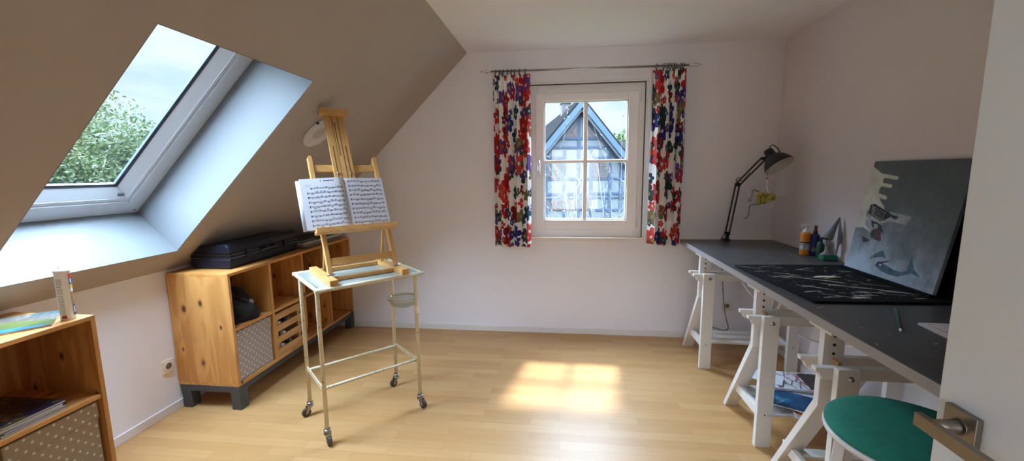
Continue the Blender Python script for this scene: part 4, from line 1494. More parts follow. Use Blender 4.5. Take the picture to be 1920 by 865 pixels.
def canvas():
    psi, T = math.radians(.8), math.radians(10.0)
    a = V((-math.sin(psi), -math.cos(psi), 0))            # along the wall, towards the door
    nw = V((math.cos(psi), -math.sin(psi), 0))
    up = nw * math.sin(T) + V((0, 0, math.cos(T)))
    n = a.cross(up).normalized()
    if n.x > 0:
        n = -n
    P0 = V((1.674, 2.638, DZ + .0235))
    W, H, D = .61, .618, .017
    t = thing('canvas_painting', 'square grey-blue painted canvas leaning against the right wall', 'painting', P0)
    def Q(x, y, d=0): return P0 + a * (x * W) + up * (y * H) + n * d
    b = MB()
    b.obox(Q(.5, .5, -D / 2), a * W / 2, up * H / 2, n * D / 2)
    build('stretched_canvas', b, M['canvas'], t, .002)
    # painted and collaged figures, y measured from the top as in the picture
    def fig(name, items):
        bb = MB(); mats = []
        for k, (mat, pts) in enumerate(items):
            if mat not in mats:
                mats.append(mat)
            d = .0004 + .0002 * k
            bb.add([Q(x, 1 - y, d) for x, y in pts], [tuple(range(len(pts)))], mats.index(mat))
        build(name, bb, mats, t, recalc=False)
    def rnd_bar(x0, y0, x1, y1, w):
        dx, dy = x1 - x0, y1 - y0
        L = math.hypot(dx, dy); ux, uy = dx / L, dy / L
        pts = [(x0 - uy * w, y0 + ux * w), (x0 + uy * w, y0 - ux * w)]
        for k in range(7):
            th = -PI / 2 + PI * k / 6
            pts.append((x1 + (ux * math.cos(th) - uy * math.sin(th) * -1 * -1) * w, y1 + (uy * math.cos(th) + ux * math.sin(th)) * w))
        return pts
    C1, GR, DK, BK = M['cv_cream'], M['cv_grey'], M['cv_dark'], M['ink']
    hand = [(0, .045), (.06, .075), (.14, .115), (.20, .125), (.17, .17), (.19, .21), (.16, .25), (.17, .30), (.22, .36), (.28, .40), (.30, .44), (.20, .46), (.16, .52), (.20, .58), (.27, .63), (.34, .665), (.31, .675), (.22, .645), (.10, .61), (.0, .625)]
    fig('painted_hand', [(C1, hand), (C1, rnd_bar(.14, .128, .325, .150, .016)), (C1, rnd_bar(.13, .205, .285, .222, .016)), (C1, rnd_bar(.14, .300, .265, .325, .017)),
                         (GR, [(.10, .54), (.16, .52), (.19, .57), (.24, .61), (.20, .625), (.13, .59)])])
    cut = [(DK, [(.10, .40), (.13, .425), (.34, .47), (.40, .445), (.58, .475), (.60, .455), (.44, .43), (.16, .385)])]
    cut = [(GR, [(.09, .455), (.13, .44), (.30, .50), (.42, .48), (.40, .52), (.30, .55), (.20, .54), (.10, .51)]),
           (GR, [(.36, .44), (.60, .46), (.57, .53), (.40, .52)]),
           (BK, [(.11, .40), (.16, .385), (.37, .455), (.40, .475), (.30, .535), (.22, .52), (.12, .475)])]
    for k in range(7):
        y = .405 + k * .017
        cut.append((M['paper'], [(.135 + .004 * k, y), (.33, y + .055), (.33, y + .0605), (.135 + .004 * k, y + .005)]))
    for k in range(5):
        x = .20 + .03 * k
        cut.append((BK, [(x, .42 + .01 * k), (x + .016, .424 + .01 * k), (x + .016, .49 + .008 * k), (x, .485 + .008 * k)]))
    cut.append((DK, [(.37, .455), (.47, .475), (.45, .50), (.40, .485)]))
    fig('paper_strip_collage', cut)
    fig('bird_collage', [(DK, [(.18, .535), (.30, .545), (.34, .60), (.37, .64), (.33, .62), (.36, .70), (.30, .70), (.24, .68), (.235, .70), (.215, .64)]),
                         (M['cv_maroon'], [(.24, .605), (.30, .60), (.345, .70), (.275, .695)]), (GR, [(.22, .565), (.265, .56), (.285, .59), (.245, .615)]),
                         (DK, [(.125, .690), (.235, .712), (.20, .735), (.155, .742)])])
    fig('fish_tail', [(M['cv_teal'], [(.29, .875), (.35, .81), (.42, .77), (.475, .835), (.52, .845), (.44, .825), (.37, .845)]), (GR, [(.285, .70), (.30, .70), (.325, .83), (.31, .84)]), (GR, [(.325, .84), (.345, .87), (.345, .93), (.332, .93), (.332, .88)])])
    fig('whale', [(M['cv_teal'], [(.33, 1.0 - .02), (.36, .955), (.43, .935), (.52, .955), (.64, .955), (.70, .945), (.705, .86), (.715, .80), (.735, .86), (.765, .91), (.82, .955), (.75, .945), (.69, .965), (.60, .992), (.52, .998), (.42, .992)][:0] or
                   [(.37, .915), (.42, .885), (.50, .885), (.58, .905), (.66, .905), (.72, .885), (.715, .80), (.725, .75), (.745, .80), (.775, .855), (.855, .905), (.77, .895), (.72, .915), (.65, .950), (.55, .955), (.46, .945)]),
                  (DK, [(.385, .905), (.40, .875), (.45, .865), (.56, .832), (.46, .878), (.48, .90), (.42, .918)]), (GR, [(.42, .895), (.45, .885), (.46, .90), (.43, .91)])])
m = NT('canvas_paint')
tc = m.coord((1, 1, 1))
sp = m.n('ShaderNodeSeparateXYZ')
m.l(tc, sp.inputs[0])
n1 = m.noise(tc, 5, 6, .62)
n2 = m.noise(m.coord((1, 1, .35)), 22, 4, .65)
# paint: dark storm grey above, lighter blue below and towards the window side
f = m.math('ADD', m.math('MULTIPLY', sp.outputs[2], -1.15), m.math('ADD', m.math('MULTIPLY', sp.outputs[1], .30), m.math('ADD', m.math('MULTIPLY', n1, .75), m.math('MULTIPLY', n2, .30))))
c1 = m.ramp(m.math('ADD', f, .30), [(.0, (.060, .076, .088)), (.35, (.095, .124, .142)), (.55, (.19, .235, .285)), (.78, (.42, .53, .66)), (1, (.52, .67, .80))])
m.base(c1)
m.set(Roughness=.6)
m.bump(n2, .1, .002)
M['canvas'] = m.mat
M['cv_cream'] = plain('painted_cream', (.62, .645, .58), .6, .2, 14)
M['cv_grey'] = plain('painted_grey', (.38, .43, .49), .6, .3, 30)
M['cv_dark'] = plain('painted_dark', (.025, .03, .04), .6, .4, 40)
M['cv_maroon'] = plain('painted_maroon', (.10, .03, .035), .6, .3, 30)
M['cv_teal'] = plain('painted_teal', (.055, .13, .19), .6, .5, 25)
canvas()


# ------------------------------------------------------------------ architect lamp with the wire figure
def lamp():
    B0 = V((1.405, 3.690, DZ))
    E = V((1.432, 3.610, 1.388))
    Hh = V((1.562, 3.485, 1.592))
    t = thing('desk_lamp', 'black architect lamp clamped to the back of the grey desk', 'lamp', B0)
    BM = M['black_metal']
    b = MB().box((B0.x - .022, B0.y - .02, DZ + .0005), (B0.x + .022, B0.y + .045, DZ + .012))
    b.box((B0.x - .022, B0.y + .052 - .007, DZ - .05), (B0.x + .022, B0.y + .056, DZ + .012))
    b.lathe([(.015, .012), (.015, .04), (.011, .044), (.011, .06)], B0, n=16)
    build('clamp', b, BM, t, .001)
    side = V((.5, -.866, 0))
    base_top = B0 + V((0, 0, .06))
    d1 = (E - base_top).normalized()
    pdir = d1.cross(V((.8, -.6, 0)).cross(d1)).normalized()
    def rods(name, p, q, off):
        for s in (-1, 1):
            build(name, MB().beam(p + off * s, q + off * s, .010, .010, (0, 1, 0)), BM, t, .0008)
    o1 = V((.0145, -.002, -.003))
    rods('lower_arm', base_top, E, o1)
    d2 = (Hh - E).normalized()
    o2 = V((.010, -.004, -.0095))
    rods('upper_arm', E, Hh, o2)
    for c in (base_top, E, Hh):
        build('joint', MB().tube([c + V((-.004, .016, 0)), c + V((.004, -.016, 0))], .017 if c is not Hh else .013, 14), BM, t)
    # springs along the arms
    sp = MB()
    for (p, q, off) in ((base_top + d1 * .02, base_top + d1 * .17, V((.004, -.014, 0))), (E + d2 * .015, E + d2 * .13, V((.004, -.014, 0)))):
        d = (q - p).normalized()
        u = d.cross(V((0, 1, 0))).normalized(); w = d.cross(u)
        N = 130
        sp.tube([p + off + d * ((q - p).length * i / N) + (u * math.cos(i * .75) + w * math.sin(i * .75)) * .006 for i in range(N + 1)], .0013, 5)
    build('spring', sp, M['steel_dk'], t)
    # cable: loop at the elbow, along the post, over the head
    cb = MB()
    cb.tube([E + V((.012, -.02, -.02)), E + V((-.012, -.02, .012)), E + V((-.022, -.02, .034)), E + V((-.012, -.02, .056)), E + V((.010, -.02, .052)), E + V((.016, -.02, .030)), E + V((.024, -.02, .022)), E + d2 * .12 + V((0, -.02, .006))], .0032, 8)
    cb.tube([base_top + V((-.02, -.02, .03)), base_top + V((-.032, -.02, -.01)), B0 + V((-.045, 0, .02)), B0 + V((-.048, .02, .004))], .003, 8)
    build('cable', cb, BM, t)
    # head: shade axis
    S1 = V((1.634, 3.380, 1.526))
    S0 = S1 - V((.359, -.507, -.78)).normalized() * .155
    ax = (S1 - S0).normalized()
    hp = [(.012, -.012), (.030, -.006), (.034, .006), (.034, .045), (.037, .050), (.050, .056), (.068, .072), (.087, .098), (.101, .130), (.107, .150)]
    sh = MB()
    sh.lathe(hp, S0, ax, 40)
    sh.f.pop(); sh.m.pop(); sh.s.pop()
    shade = build('lamp_shade', sh, BM, t, recalc=False)
    inn = MB().lathe([(.1065, .150), (.100, .130), (.086, .099), (.067, .074), (.049, .058), (.030, .052)], S0, ax, 40)
    inn.f.pop(-2); inn.m.pop(-2); inn.s.pop(-2)
    build('shade_lining', inn, M['shade_in'], shade, recalc=False)
    bl = MB().sphere(S0 + ax * .095, .026, 16, 0)
    bl.lathe([(.014, .052), (.014, .075)], S0, ax, 14)
    build('bulb', bl, M['white_pl'], t)
    nk = MB().beam(Hh, S0 + ax * .035, .014, .02, (0, 1, 0))
    build('head_bracket', nk, BM, t, .001)
    hd = MB()
    u = V((ax.z, 0, -ax.x)).normalized()
    if u.z < 0:
        u = -u
    hd.tube([S0 + ax * .0 + u * .026, S0 - ax * .030 + u * .030, S0 - ax * .030 + u * .055, S0 + ax * .01 + u * .066, S0 + ax * .045 + u * .062, S0 + ax * .062 + u * .045, S0 + ax * .055 + u * .036], .0042, 8)
    build('grip_loop', hd, BM, t)
    # ---- the figure, hung by a wire from the head joint
    K = V((1.574, 3.425, 0))
    def F(px, py, d=0):  # figure plane: x to the right, z up (metres per picture unit)
        return V((K.x + (px - 1437) * .00445, K.y + d, 1.560 - (py - 312) * .00445))
    g = thing('hanging_figure', 'little foil wire figure in gold dress hanging from the black lamp', 'figurine', F(1438, 375))
    st = MB().tube([F(1438, 298), F(1437, 318), F(1436.3, 337)], .0012, 6)
    build('wire', st, M['red'], g)
    build('bead', MB().sphere(F(1436.2, 339.5), .0075, 10), M['red'], g)
    body = MB()
    prof = [(1423, 374, 11.5, .020), (1428, 374, 11.2, .026), (1434, 374.5, 9.6, .025), (1440, 373.5, 8.0, .022), (1446, 372, 6.5, .020), (1451, 371.5, 5.5, .016)]
    n = 18
    vs, fs = [], []
    for (px, py, hh, dd) in prof:
        for k in range(n):
            a = 2 * PI * k / n
            wob = 1 + .12 * math.sin(3 * a + px)
            vs.append(F(px, py - hh * math.cos(a) * wob, dd * math.sin(a)))
    for i in range(len(prof) - 1):
        for k in range(n):
            l = (k + 1) % n
            fs.append((i * n + k, i * n + l, (i + 1) * n + l, (i + 1) * n + k))
    body.add(vs, fs, 0, True)
    body.f += [list(range(n)), list(range((len(prof) - 1) * n, len(prof) * n))]
    body.m += [0, 0]; body.s += [False, False]
    build('dress', body, M['gold'], g)
    lm = MB()
    lm.tube([F(1436.3, 340), F(1436, 350), F(1438, 358), F(1441, 366), F(1447, 370)], [.0035, .0045, .0045, .006, .007], 8)
    lm.tube([F(1449, 370), F(1454, 367), F(1459, 369.5), F(1468, 370)], [.006, .006, .0045, .0035], 8)
    lm.tube([F(1449, 373), F(1450, 379), F(1448.5, 386), F(1448, 391)], [.005, .0045, .004, .003], 8)
    build('arm', lm, M['foil'], g)
    build('head', MB().sphere(F(1453, 368.5), .0125, 12, 0, (1.15, 1, .9)), M['foil'], g)
    lg = MB()
    lg.tube([F(1424, 362), F(1416, 359), F(1413.5, 360), F(1413, 372), F(1410, 375), F(1407.5, 377), F(1409, 380), F(1413.5, 376)], [.004, .0038, .0036, .0034, .0034, .003, .003, .0025], 8)
    lg.tube([F(1425, 383), F(1416, 384), F(1411, 386), F(1410, 396), F(1409.5, 404), F(1407, 408), F(1402, 408)], [.004, .0038, .0036, .0034, .003, .003, .0025], 8)
    build('leg', lg, M['foil_dk'], g)
M['shade_in'] = plain('shade_inside', (.62, .60, .55), .4, .03)
lamp()


# ------------------------------------------------------------------ bottles and the little bust
def bottles():
    z = DZ + .0006
    # orange paint bottle with a pump
    c = V((1.692, 3.080, z))
    t = thing('paint_bottle', 'orange paint bottle with white pump on the desk by the wall', 'bottle', c)
    build('body', MB().lathe([(.028, 0), (.031, .003), (.0315, .012), (.0315, .150), (.028, .158), (.018, .162)], c, n=28), M['orange'], t)
    lb = MB().lathe([(.0319, .040), (.0319, .098)], c, n=28)
    lb.f = lb.f[:-2]; lb.m = lb.m[:-2]; lb.s = lb.s[:-2]
    build('label', lb, M['bottle_label'], t, recalc=False)
    bd = MB().lathe([(.0321, .086), (.0321, .094)], c, n=28)
    bd.f = bd.f[:-2]; bd.m = bd.m[:-2]; bd.s = bd.s[:-2]
    build('label_band', bd, M['ink'], t, recalc=False)
    pm = MB().lathe([(.022, .158), (.023, .162), (.020, .176), (.010, .180), (.0075, .192), (.0075, .205), (.011, .207), (.011, .214), (.004, .216)], c, n=20)
    pm.tube([c + V((0, 0, .210)), c + V((-.022, -.006, .211)), c + V((-.036, -.010, .205)), c + V((-.040, -.011, .198))], [.006, .0055, .005, .004], 8)
    build('pump', pm, M['white_pl'], t)
    # blue bottle
    c = V((1.738, 3.055, z))
    t = thing('paint_bottle', 'dark blue bottle with brown cap next to the orange paint bottle', 'bottle', c)
    build('body', MB().lathe([(.026, 0), (.0285, .003), (.029, .012), (.029, .135), (.026, .146), (.014, .154)], c, n=26), M['blue_b'], t)
    build('cap', MB().lathe([(.014, .152), (.014, .170), (.010, .172), (.009, .192), (.0095, .208), (.004, .210)], c, n=16), M['cap_brown'], t)
    face = math.atan2(-c.y, -c.x)
    lb = MB()
    for k in range(7):
        a = face + math.radians(-32 + 9 * k)
        lb.v += [tuple(c + V((.0293 * math.cos(a), .0293 * math.sin(a), h))) for h in (.03, .062)]
    lb.f = [(2 * i, 2 * i + 2, 2 * i + 3, 2 * i + 1) for i in range(6)]
    lb.m = [0] * 6; lb.s = [True] * 6
    build('label', lb, M['lab_pale'], t, recalc=False)
    # green bottle leaning behind with a bristly brush
    c = V((1.752, 2.995, z))
    t = thing('paint_bottle', 'dark green bottle behind the blue bottle and the bust', 'bottle', c)
    ax = V((-.02, 0, 1)).normalized()
    build('body', MB().lathe([(.028, 0), (.031, .004), (.031, .085), (.024, .105), (.013, .115)], c, ax, 24), M['green_d'], t)
    build('cap', MB().lathe([(.0135, .113), (.0135, .135), (.006, .138)], c, ax, 16), M['hair'], t)
    # bust with the tall pointed hat
    c = V((1.742, 2.905, z))
    t = thing('bust_figure', 'small grey bust with tall pointed hat and veil on a green base', 'figurine', c)
    build('base', MB().box((1.692, 2.872, z), (1.786, 2.932, z + .036)), M['green_m'], t, .010)
    s = V((1.725, 2.902, z + .034))
    b = MB()
    n = 24
    prof = [(.036, .022, 0, 0), (.034, .021, .006, 0), (.026, .018, .012, .001), (.016, .014, .020, .002), (.0115, .0115, .032, .003), (.0105, .0105, .055, .003), (.0115, .012, .066, .002),
            (.017, .018, .075, 0), (.0205, .021, .086, -.001), (.0215, .022, .098, 0), (.021, .022, .110, .003), (.018, .019, .121, .006), (.010, .011, .129, .008)]
    vs, fs = [], []
    for (rx, ry, h, ox) in prof:
        for k in range(n):
            a = 2 * PI * k / n
            vs.append(s + V((ox + rx * math.cos(a), ry * math.sin(a), h)))
    for i in range(len(prof) - 1):
        for k in range(n):
            l = (k + 1) % n
            fs.append((i * n + k, i * n + l, (i + 1) * n + l, (i + 1) * n + k))
    b.add(vs, fs, 0, True)
    b.f += [list(range(n))[::-1], list(range((len(prof) - 1) * n, len(prof) * n))]
    b.m += [0, 0]; b.s += [True, True]
    # face looks to the front-left: nose, brow, chin, lips
    fd = V((-.72, -.69, 0)); fs_ = V((.69, -.72, 0))
    hc = s + V((.0, 0, .097))
    b.sphere(hc + fd * .0225 + V((0, 0, -.004)), .0045, 10, 0, (1, 1, 1.9))
    b.sphere(hc + fd * .0165 + V((0, 0, -.020)), .0065, 10, 0)
    b.sphere(hc + fd * .0205 + V((0, 0, -.0125)), .0035, 8, 0, (1.5, 1.5, .6))
    build('bust', b, M['grey_clay'], t)
    fe = MB()
    for k in (-1, 1):
        fe.sphere(hc + fd * .0198 + fs_ * .0075 * k + V((0, 0, .003)), .0026, 8, 0, (1.3, 1.3, .7))
    fe.sphere(hc + fd * .0222 + V((0, 0, -.0125)), .0022, 8, 0, (1.9, 1.9, .5))
    build('eyes_and_mouth', fe, M['hair'], t)
    hr = MB().sphere(hc + fd * .003 + V((.001, 0, .014)), .0222, 16, 0, (1, 1, .72))
    build('hair', hr, M['hair'], t)
    tip = V((1.779, 2.885, z + .283))
    hb = s + V((.005, 0, .112))
    ax = (tip - hb).normalized()
    L = (tip - hb).length
    hat = MB().lathe([(.0265, -.006), (.0275, .0), (.0245, .02), (.016, .45 * L), (.009, .8 * L), (.004, L), (.001, L + .002)], hb, ax, 24)
    build('hat', hat, M['grey_dk'], t)
    ve = MB()
    pts = [(tip, .003), (tip + V((.004, -.002, -.05)), .007), (tip + V((.008, -.004, -.11)), .014), (tip + V((.008, -.002, -.155)), .013), (tip + V((.002, 0, -.19)), .007), (tip + V((.0, .002, -.25)), .004)]
    vs, fs = [], []
    for (p, r) in pts:
        for k in range(10):
            a = 2 * PI * k / 10
            vs.append(p + V((r * math.cos(a), .35 * r * math.sin(a) , 0)))
    for i in range(len(pts) - 1):
        for k in range(10):
            l = (k + 1) % 10
            fs.append((i * 10 + k, i * 10 + l, (i + 1) * 10 + l, (i + 1) * 10 + k))
    ve.add(vs, fs, 0, True)
    build('veil', ve, M['grey_clay'], t)
M['cap_brown'] = plain('brown_cap', (.10, .03, .015), .5, .1)
M['lab_pale'] = plain('label_pale', (.18, .25, .35), .5, .3, 90)
m = NT('bottle_label')
n1 = m.noise(m.coord((1, 1, 1.6)), 75, 2, .5)
sp = m.n('ShaderNodeSeparateXYZ')
m.l(m.coord(), sp.inputs[0])
low = m.math('LESS_THAN', sp.outputs[2], .068)
m.base(m.mix(m.math('MULTIPLY', m.math('GREATER_THAN', n1, .56), low), m.mix(low, (.48, .36, .26), (.62, .64, .66)), (.10, .16, .28)))
M['bottle_label'] = m.mat
bottles()


def desk_bits():
    z = DZ + .0004
    p, q = V((1.398, 1.862, z + .0055)), V((1.224, 1.596, z + .0055))
    t = thing('pen', 'green pen with white tip lying on the near desk', 'pen', (p + q) / 2 - V((0, 0, .0055)))
    d = (q - p).normalized()
    L = (q - p).length
    build('barrel', MB().lathe([(.0050, .028), (.0055, .030), (.0055, L - .030), (.0048, L - .026)], p, d, 16), M['pen_green'], t)
    build('tip', MB().lathe([(.0045, L - .026), (.0042, L - .008), (.002, L - .002), (.001, L)], p, d, 14), M['white_pl'], t)
    build('push_cap', MB().lathe([(.003, 0), (.0055, .001), (.0060, .012), (.0056, .028)], p, d, 14), M['lab_pale'], t)
    # open-framed white notebook at the door side
    t = thing('notebook', 'white notebook with dark cover picture half hidden by the door', 'notebook', (1.46, 1.55, z))
    qd = [(1.350, 1.690), (1.338, 1.545), (1.615, 1.49), (1.64, 1.69)]
    build('pages', MB().prism(qd, (0, 0, z), (1, 0, 0), (0, 1, 0), (0, 0, .006)), M['paper'], t, .001)
    cx, cy = 1.486, 1.604
    sc = lambda k: [(cx + (x - cx) * k, cy + (y - cy) * k) for x, y in qd]
    build('cover', MB().prism(sc(1.0), (0, 0, z + .006), (1, 0, 0), (0, 1, 0), (0, 0, .0016)), M['paper'], t)
    build('border_line', MB().prism(sc(.84), (0, 0, z + .0076), (1, 0, 0), (0, 1, 0), (0, 0, .0004)), M['note_line'], t)
    build('cover_field', MB().prism(sc(.80), (0, 0, z + .0080), (1, 0, 0), (0, 1, 0), (0, 0, .0003)), M['paper'], t)
    build('cover_picture', MB().prism(sc(.48), (0, 0, z + .0083), (1, 0, 0), (0, 1, 0), (0, 0, .0003)), M['mag_cov2'], t)
M['pen_green'] = plain('pen_green', (.012, .085, .06), .35, .05)
M['note_line'] = plain('note_line', (.42, .30, .22), .6, .1)
desk_bits()


# ------------------------------------------------------------------ under the desk
def sheets():
    y0 = 2.235
    z = .1865
    rnd = random.Random(9)
    def sheet(name, label, cat, c, size, rz, th, mats, tilt=(0, 0)):
        nonlocal z
        t = thing(name, label, cat, (c[0], c[1], z), 'prints and magazines on the middle trestle')
        ex = V((math.cos(rz), math.sin(rz), tilt[0])).normalized()
        ey = V((-math.sin(rz), math.cos(rz), tilt[1])).normalized()
        ez = ex.cross(ey)
        cc = V((c[0], c[1], z + th / 2)) + V((0, 0, abs(tilt[0]) * size[0] + abs(tilt[1]) * size[1]))
        build('pages', MB().obox(cc, ex * size[0], ey * size[1], ez * (th / 2)), M['paper'], t)
        k = .94
        o = MB().obox(cc + ez * (th / 2 + .0003), ex * size[0] * k, ey * size[1] * k, ez * .0003)
        build('picture', o, mats, t)
        z += th + .0012
        return cc, ex, ey, ez, th, t
    sheet('print_sheet', 'white print sheet lowest on the middle trestle shelf', 'print', (1.36, 2.40), (.26, .16), .05, .010, M['pic_mix'])
    sheet('print_sheet', 'orange and grey watercolour print sticking out toward the stool', 'print', (1.44, 2.30), (.17, .14), -.25, .006, M['pic_orange'])
    sheet('print_sheet', 'grey sketch sheet under the dark blue print', 'print', (1.42, 2.44), (.22, .13), -.2, .006, M['pic_mix'])
    sheet('print_sheet', 'dark blue print with white border on the middle trestle shelf', 'print', (1.335, 2.335), (.19, .105), -.52, .004, M['pic_blue'])
    cc, ex, ey, ez, th, t = sheet('magazine', 'white magazine with pink blossom cover on top of the prints', 'magazine', (1.445, 2.565), (.21, .115), -.10, .014, M['pic_blossom'])
    build('dark_panel', MB().obox(cc + ez * (th / 2 + .0009) + ex * .095, ex * .075, ey * .1, ez * .0003), M['pic_black'], t)
    # a sheet leaning off the window side
    o = thing('print_sheet', 'pale sheet jutting out left of the blossom magazine', 'print', (1.235, 2.60, .188), 'prints and magazines on the middle trestle')
    build('pages', MB().obox((1.26, 2.60, z + .001), V((.085, -.05, 0)), V((.035, .06, 0)), (0, 0, .0008)), M['paper'], o)

def picmat(name, stops, sc, rough=.35, loc=(0, 0, 0)):
    m = NT(name)
    n1 = m.noise(m.coord(loc=loc), sc, 4, .6, .6)
    m.base(m.ramp(n1, stops))
    m.set(Roughness=rough)
    return m.mat
M['pic_mix'] = picmat('picture_sketch', [(.35, (.45, .44, .42)), (.5, (.6, .6, .6)), (.62, (.28, .26, .22)), (.7, (.55, .5, .45))], 9)
M['pic_orange'] = picmat('picture_orange', [(.36, (.42, .44, .47)), (.40, (.50, .47, .44)), (.46, (.60, .18, .03)), (.60, (.55, .16, .03)), (.70, (.35, .34, .34))], 6)
M['pic_blue'] = picmat('picture_blue', [(.30, (.01, .03, .07)), (.52, (.01, .07, .16)), (.62, (.03, .18, .32)), (.72, (.5, .55, .6))], 8)
M['pic_black'] = picmat('picture_black', [(.4, (.02, .02, .022)), (.62, (.04, .04, .045)), (.7, (.10, .10, .10))], 14)
m = NT('picture_blossom')
n1 = m.noise(m.coord(), 16, 2, .5)
vo = m.n('ShaderNodeTexVoronoi', feature='DISTANCE_TO_EDGE')
vo.inputs['Scale'].default_value = 22
m.l(m.coord((1, .5, 1)), vo.inputs['Vector'])
c1 = m.mix(m.ramp(vo.outputs['Distance'], [(.03, 1), (.09, 0)]), (.60, .60, .62), (.10, .07, .09))
c1 = m.mix(m.ramp(n1, [(.56, 0), (.62, 1)]), c1, (.45, .07, .13))
m.base(c1)
m.set(Roughness=.35)
M['pic_blossom'] = m.mat
sheets()


def cables():
    def smooth(pts, n=8):
        pts = [V(p) for p in pts]
        out = []
        for i in range(len(pts) - 1):
            p0, p1, p2, p3 = pts[max(i - 1, 0)], pts[i], pts[i + 1], pts[min(i + 2, len(pts) - 1)]
            for k in range(n):
                t = k / n
                out.append(.5 * ((2 * p1) + (p2 - p0) * t + (2 * p0 - 5 * p1 + 4 * p2 - p3) * t * t + (3 * p1 - p0 - 3 * p2 + p3) * t ** 3))
        out.append(pts[-1])
        return out
    def cable(label, pts, r, mat):
        o = build('cable', MB().tube(smooth(pts), r, 8), mat, None, loc=V(pts[0]))
        tag(o, label, 'cable', 'cables under the desk')
    cable('black cable hanging down to the shelf of the furthest trestle', [(1.38, 3.757, .86), (1.385, 3.755, .78), (1.395, 3.72, .62), (1.39, 3.66, .45), (1.385, 3.58, .30), (1.385, 3.50, .205), (1.33, 3.48, .193), (1.27, 3.50, .205), (1.22, 3.50, .194)], .0032, M['black_pl'])
    cable('white cable drooping from the desk to the middle trestle', [(1.375, 3.757, .86), (1.41, 3.62, .74), (1.42, 3.3, .60), (1.43, 3.0, .53), (1.36, 2.78, .64), (1.30, 2.62, .80), (1.27, 2.50, .85)], .0035, M['white_pl'])
    cable('white cable loosely lying along the shelf of the furthest trestle', [(1.20, 3.40, .193), (1.28, 3.33, .193), (1.40, 3.30, .193), (1.55, 3.36, .193), (1.66, 3.44, .2), (1.73, 3.60, .12), (1.76, 3.70, .006)], .0035, M['white_pl'])
    cable('white cable sagging between middle and nearest trestle', [(1.30, 2.36, .60), (1.38, 2.30, .585), (1.46, 2.18, .62), (1.52, 2.05, .655), (1.50, 1.90, .66), (1.45, 1.82, .66), (1.42, 1.78, .70), (1.42, 1.77, .86)], .0055, M['white_pl'])
    cable('white cable coil hanging on the right wall near the stool', [(1.788, 2.30, .86), (1.785, 2.30, .5), (1.783, 2.31, .36), (1.78, 2.36, .31), (1.78, 2.41, .35), (1.78, 2.37, .40), (1.78, 2.31, .38), (1.78, 2.27, .30), (1.775, 2.28, .15), (1.77, 2.30, .01)], .004, M['white_pl'])
    # white boards stored upright against the wall
    t = thing('white_board', 'white board standing upright against the right wall under the desk', 'board', (1.78, 2.15, 0))
    build('panel', MB().obox((1.772, 2.08, .33), (.004, 0, .001), (0, .16, 0), (-.004, 0, .33)), M['white_lacq'], t, .001)
    build('edge_strip', MB().obox((1.766, 1.918, .33), (.006, 0, 0), (0, .004, 0), (-.004, 0, .33)), M['gasket_grey'], t)
cables()


def stool():
    c = V((1.092, 1.335, 0))
    zr, r = .665, .221
    t = thing('stool', 'round stool with green cloth seat pushed against the grey desk', 'stool', c)
    cu = MB().lathe([(r - .004, zr), (r + .001, zr + .006), (r, zr + .016), (r - .010, zr + .026), (r - .035, zr + .036), (r - .08, zr + .043), (r - .14, zr + .047), (.001, zr + .049)], c, n=56)
    build('seat_cushion', cu, M['green_cloth'], t)
    build('seat_rim', MB().lathe([(r - .03, zr - .020), (r + .001, zr - .018), (r + .004, zr - .012), (r + .004, zr - .004), (r, zr), (.02, zr)], c, n=56), M['white_lacq'], t)
    for k in range(4):
        a = math.radians(228) + k * PI / 2
        d = V((math.cos(a), math.sin(a), 0))
        build('leg', MB().beam(c + d * .205, c + d * .165 + V((0, 0, zr - .018)), .034, .034, d), M['white_lacq'], t, .004)
    rg = MB().torus(c + V((0, 0, .26)), .18, .010, n=40)
    build('foot_ring', rg, M['white_lacq'], t)
stool()


# ------------------------------------------------------------------ outside
GZ = -2.85
g = build('ground', MB().box((-60, 5.0, GZ - .2), (60, 90, GZ)).box((-60, -20, GZ - .2), (-4, 5.0, GZ)), M['grass'])
struct(g)


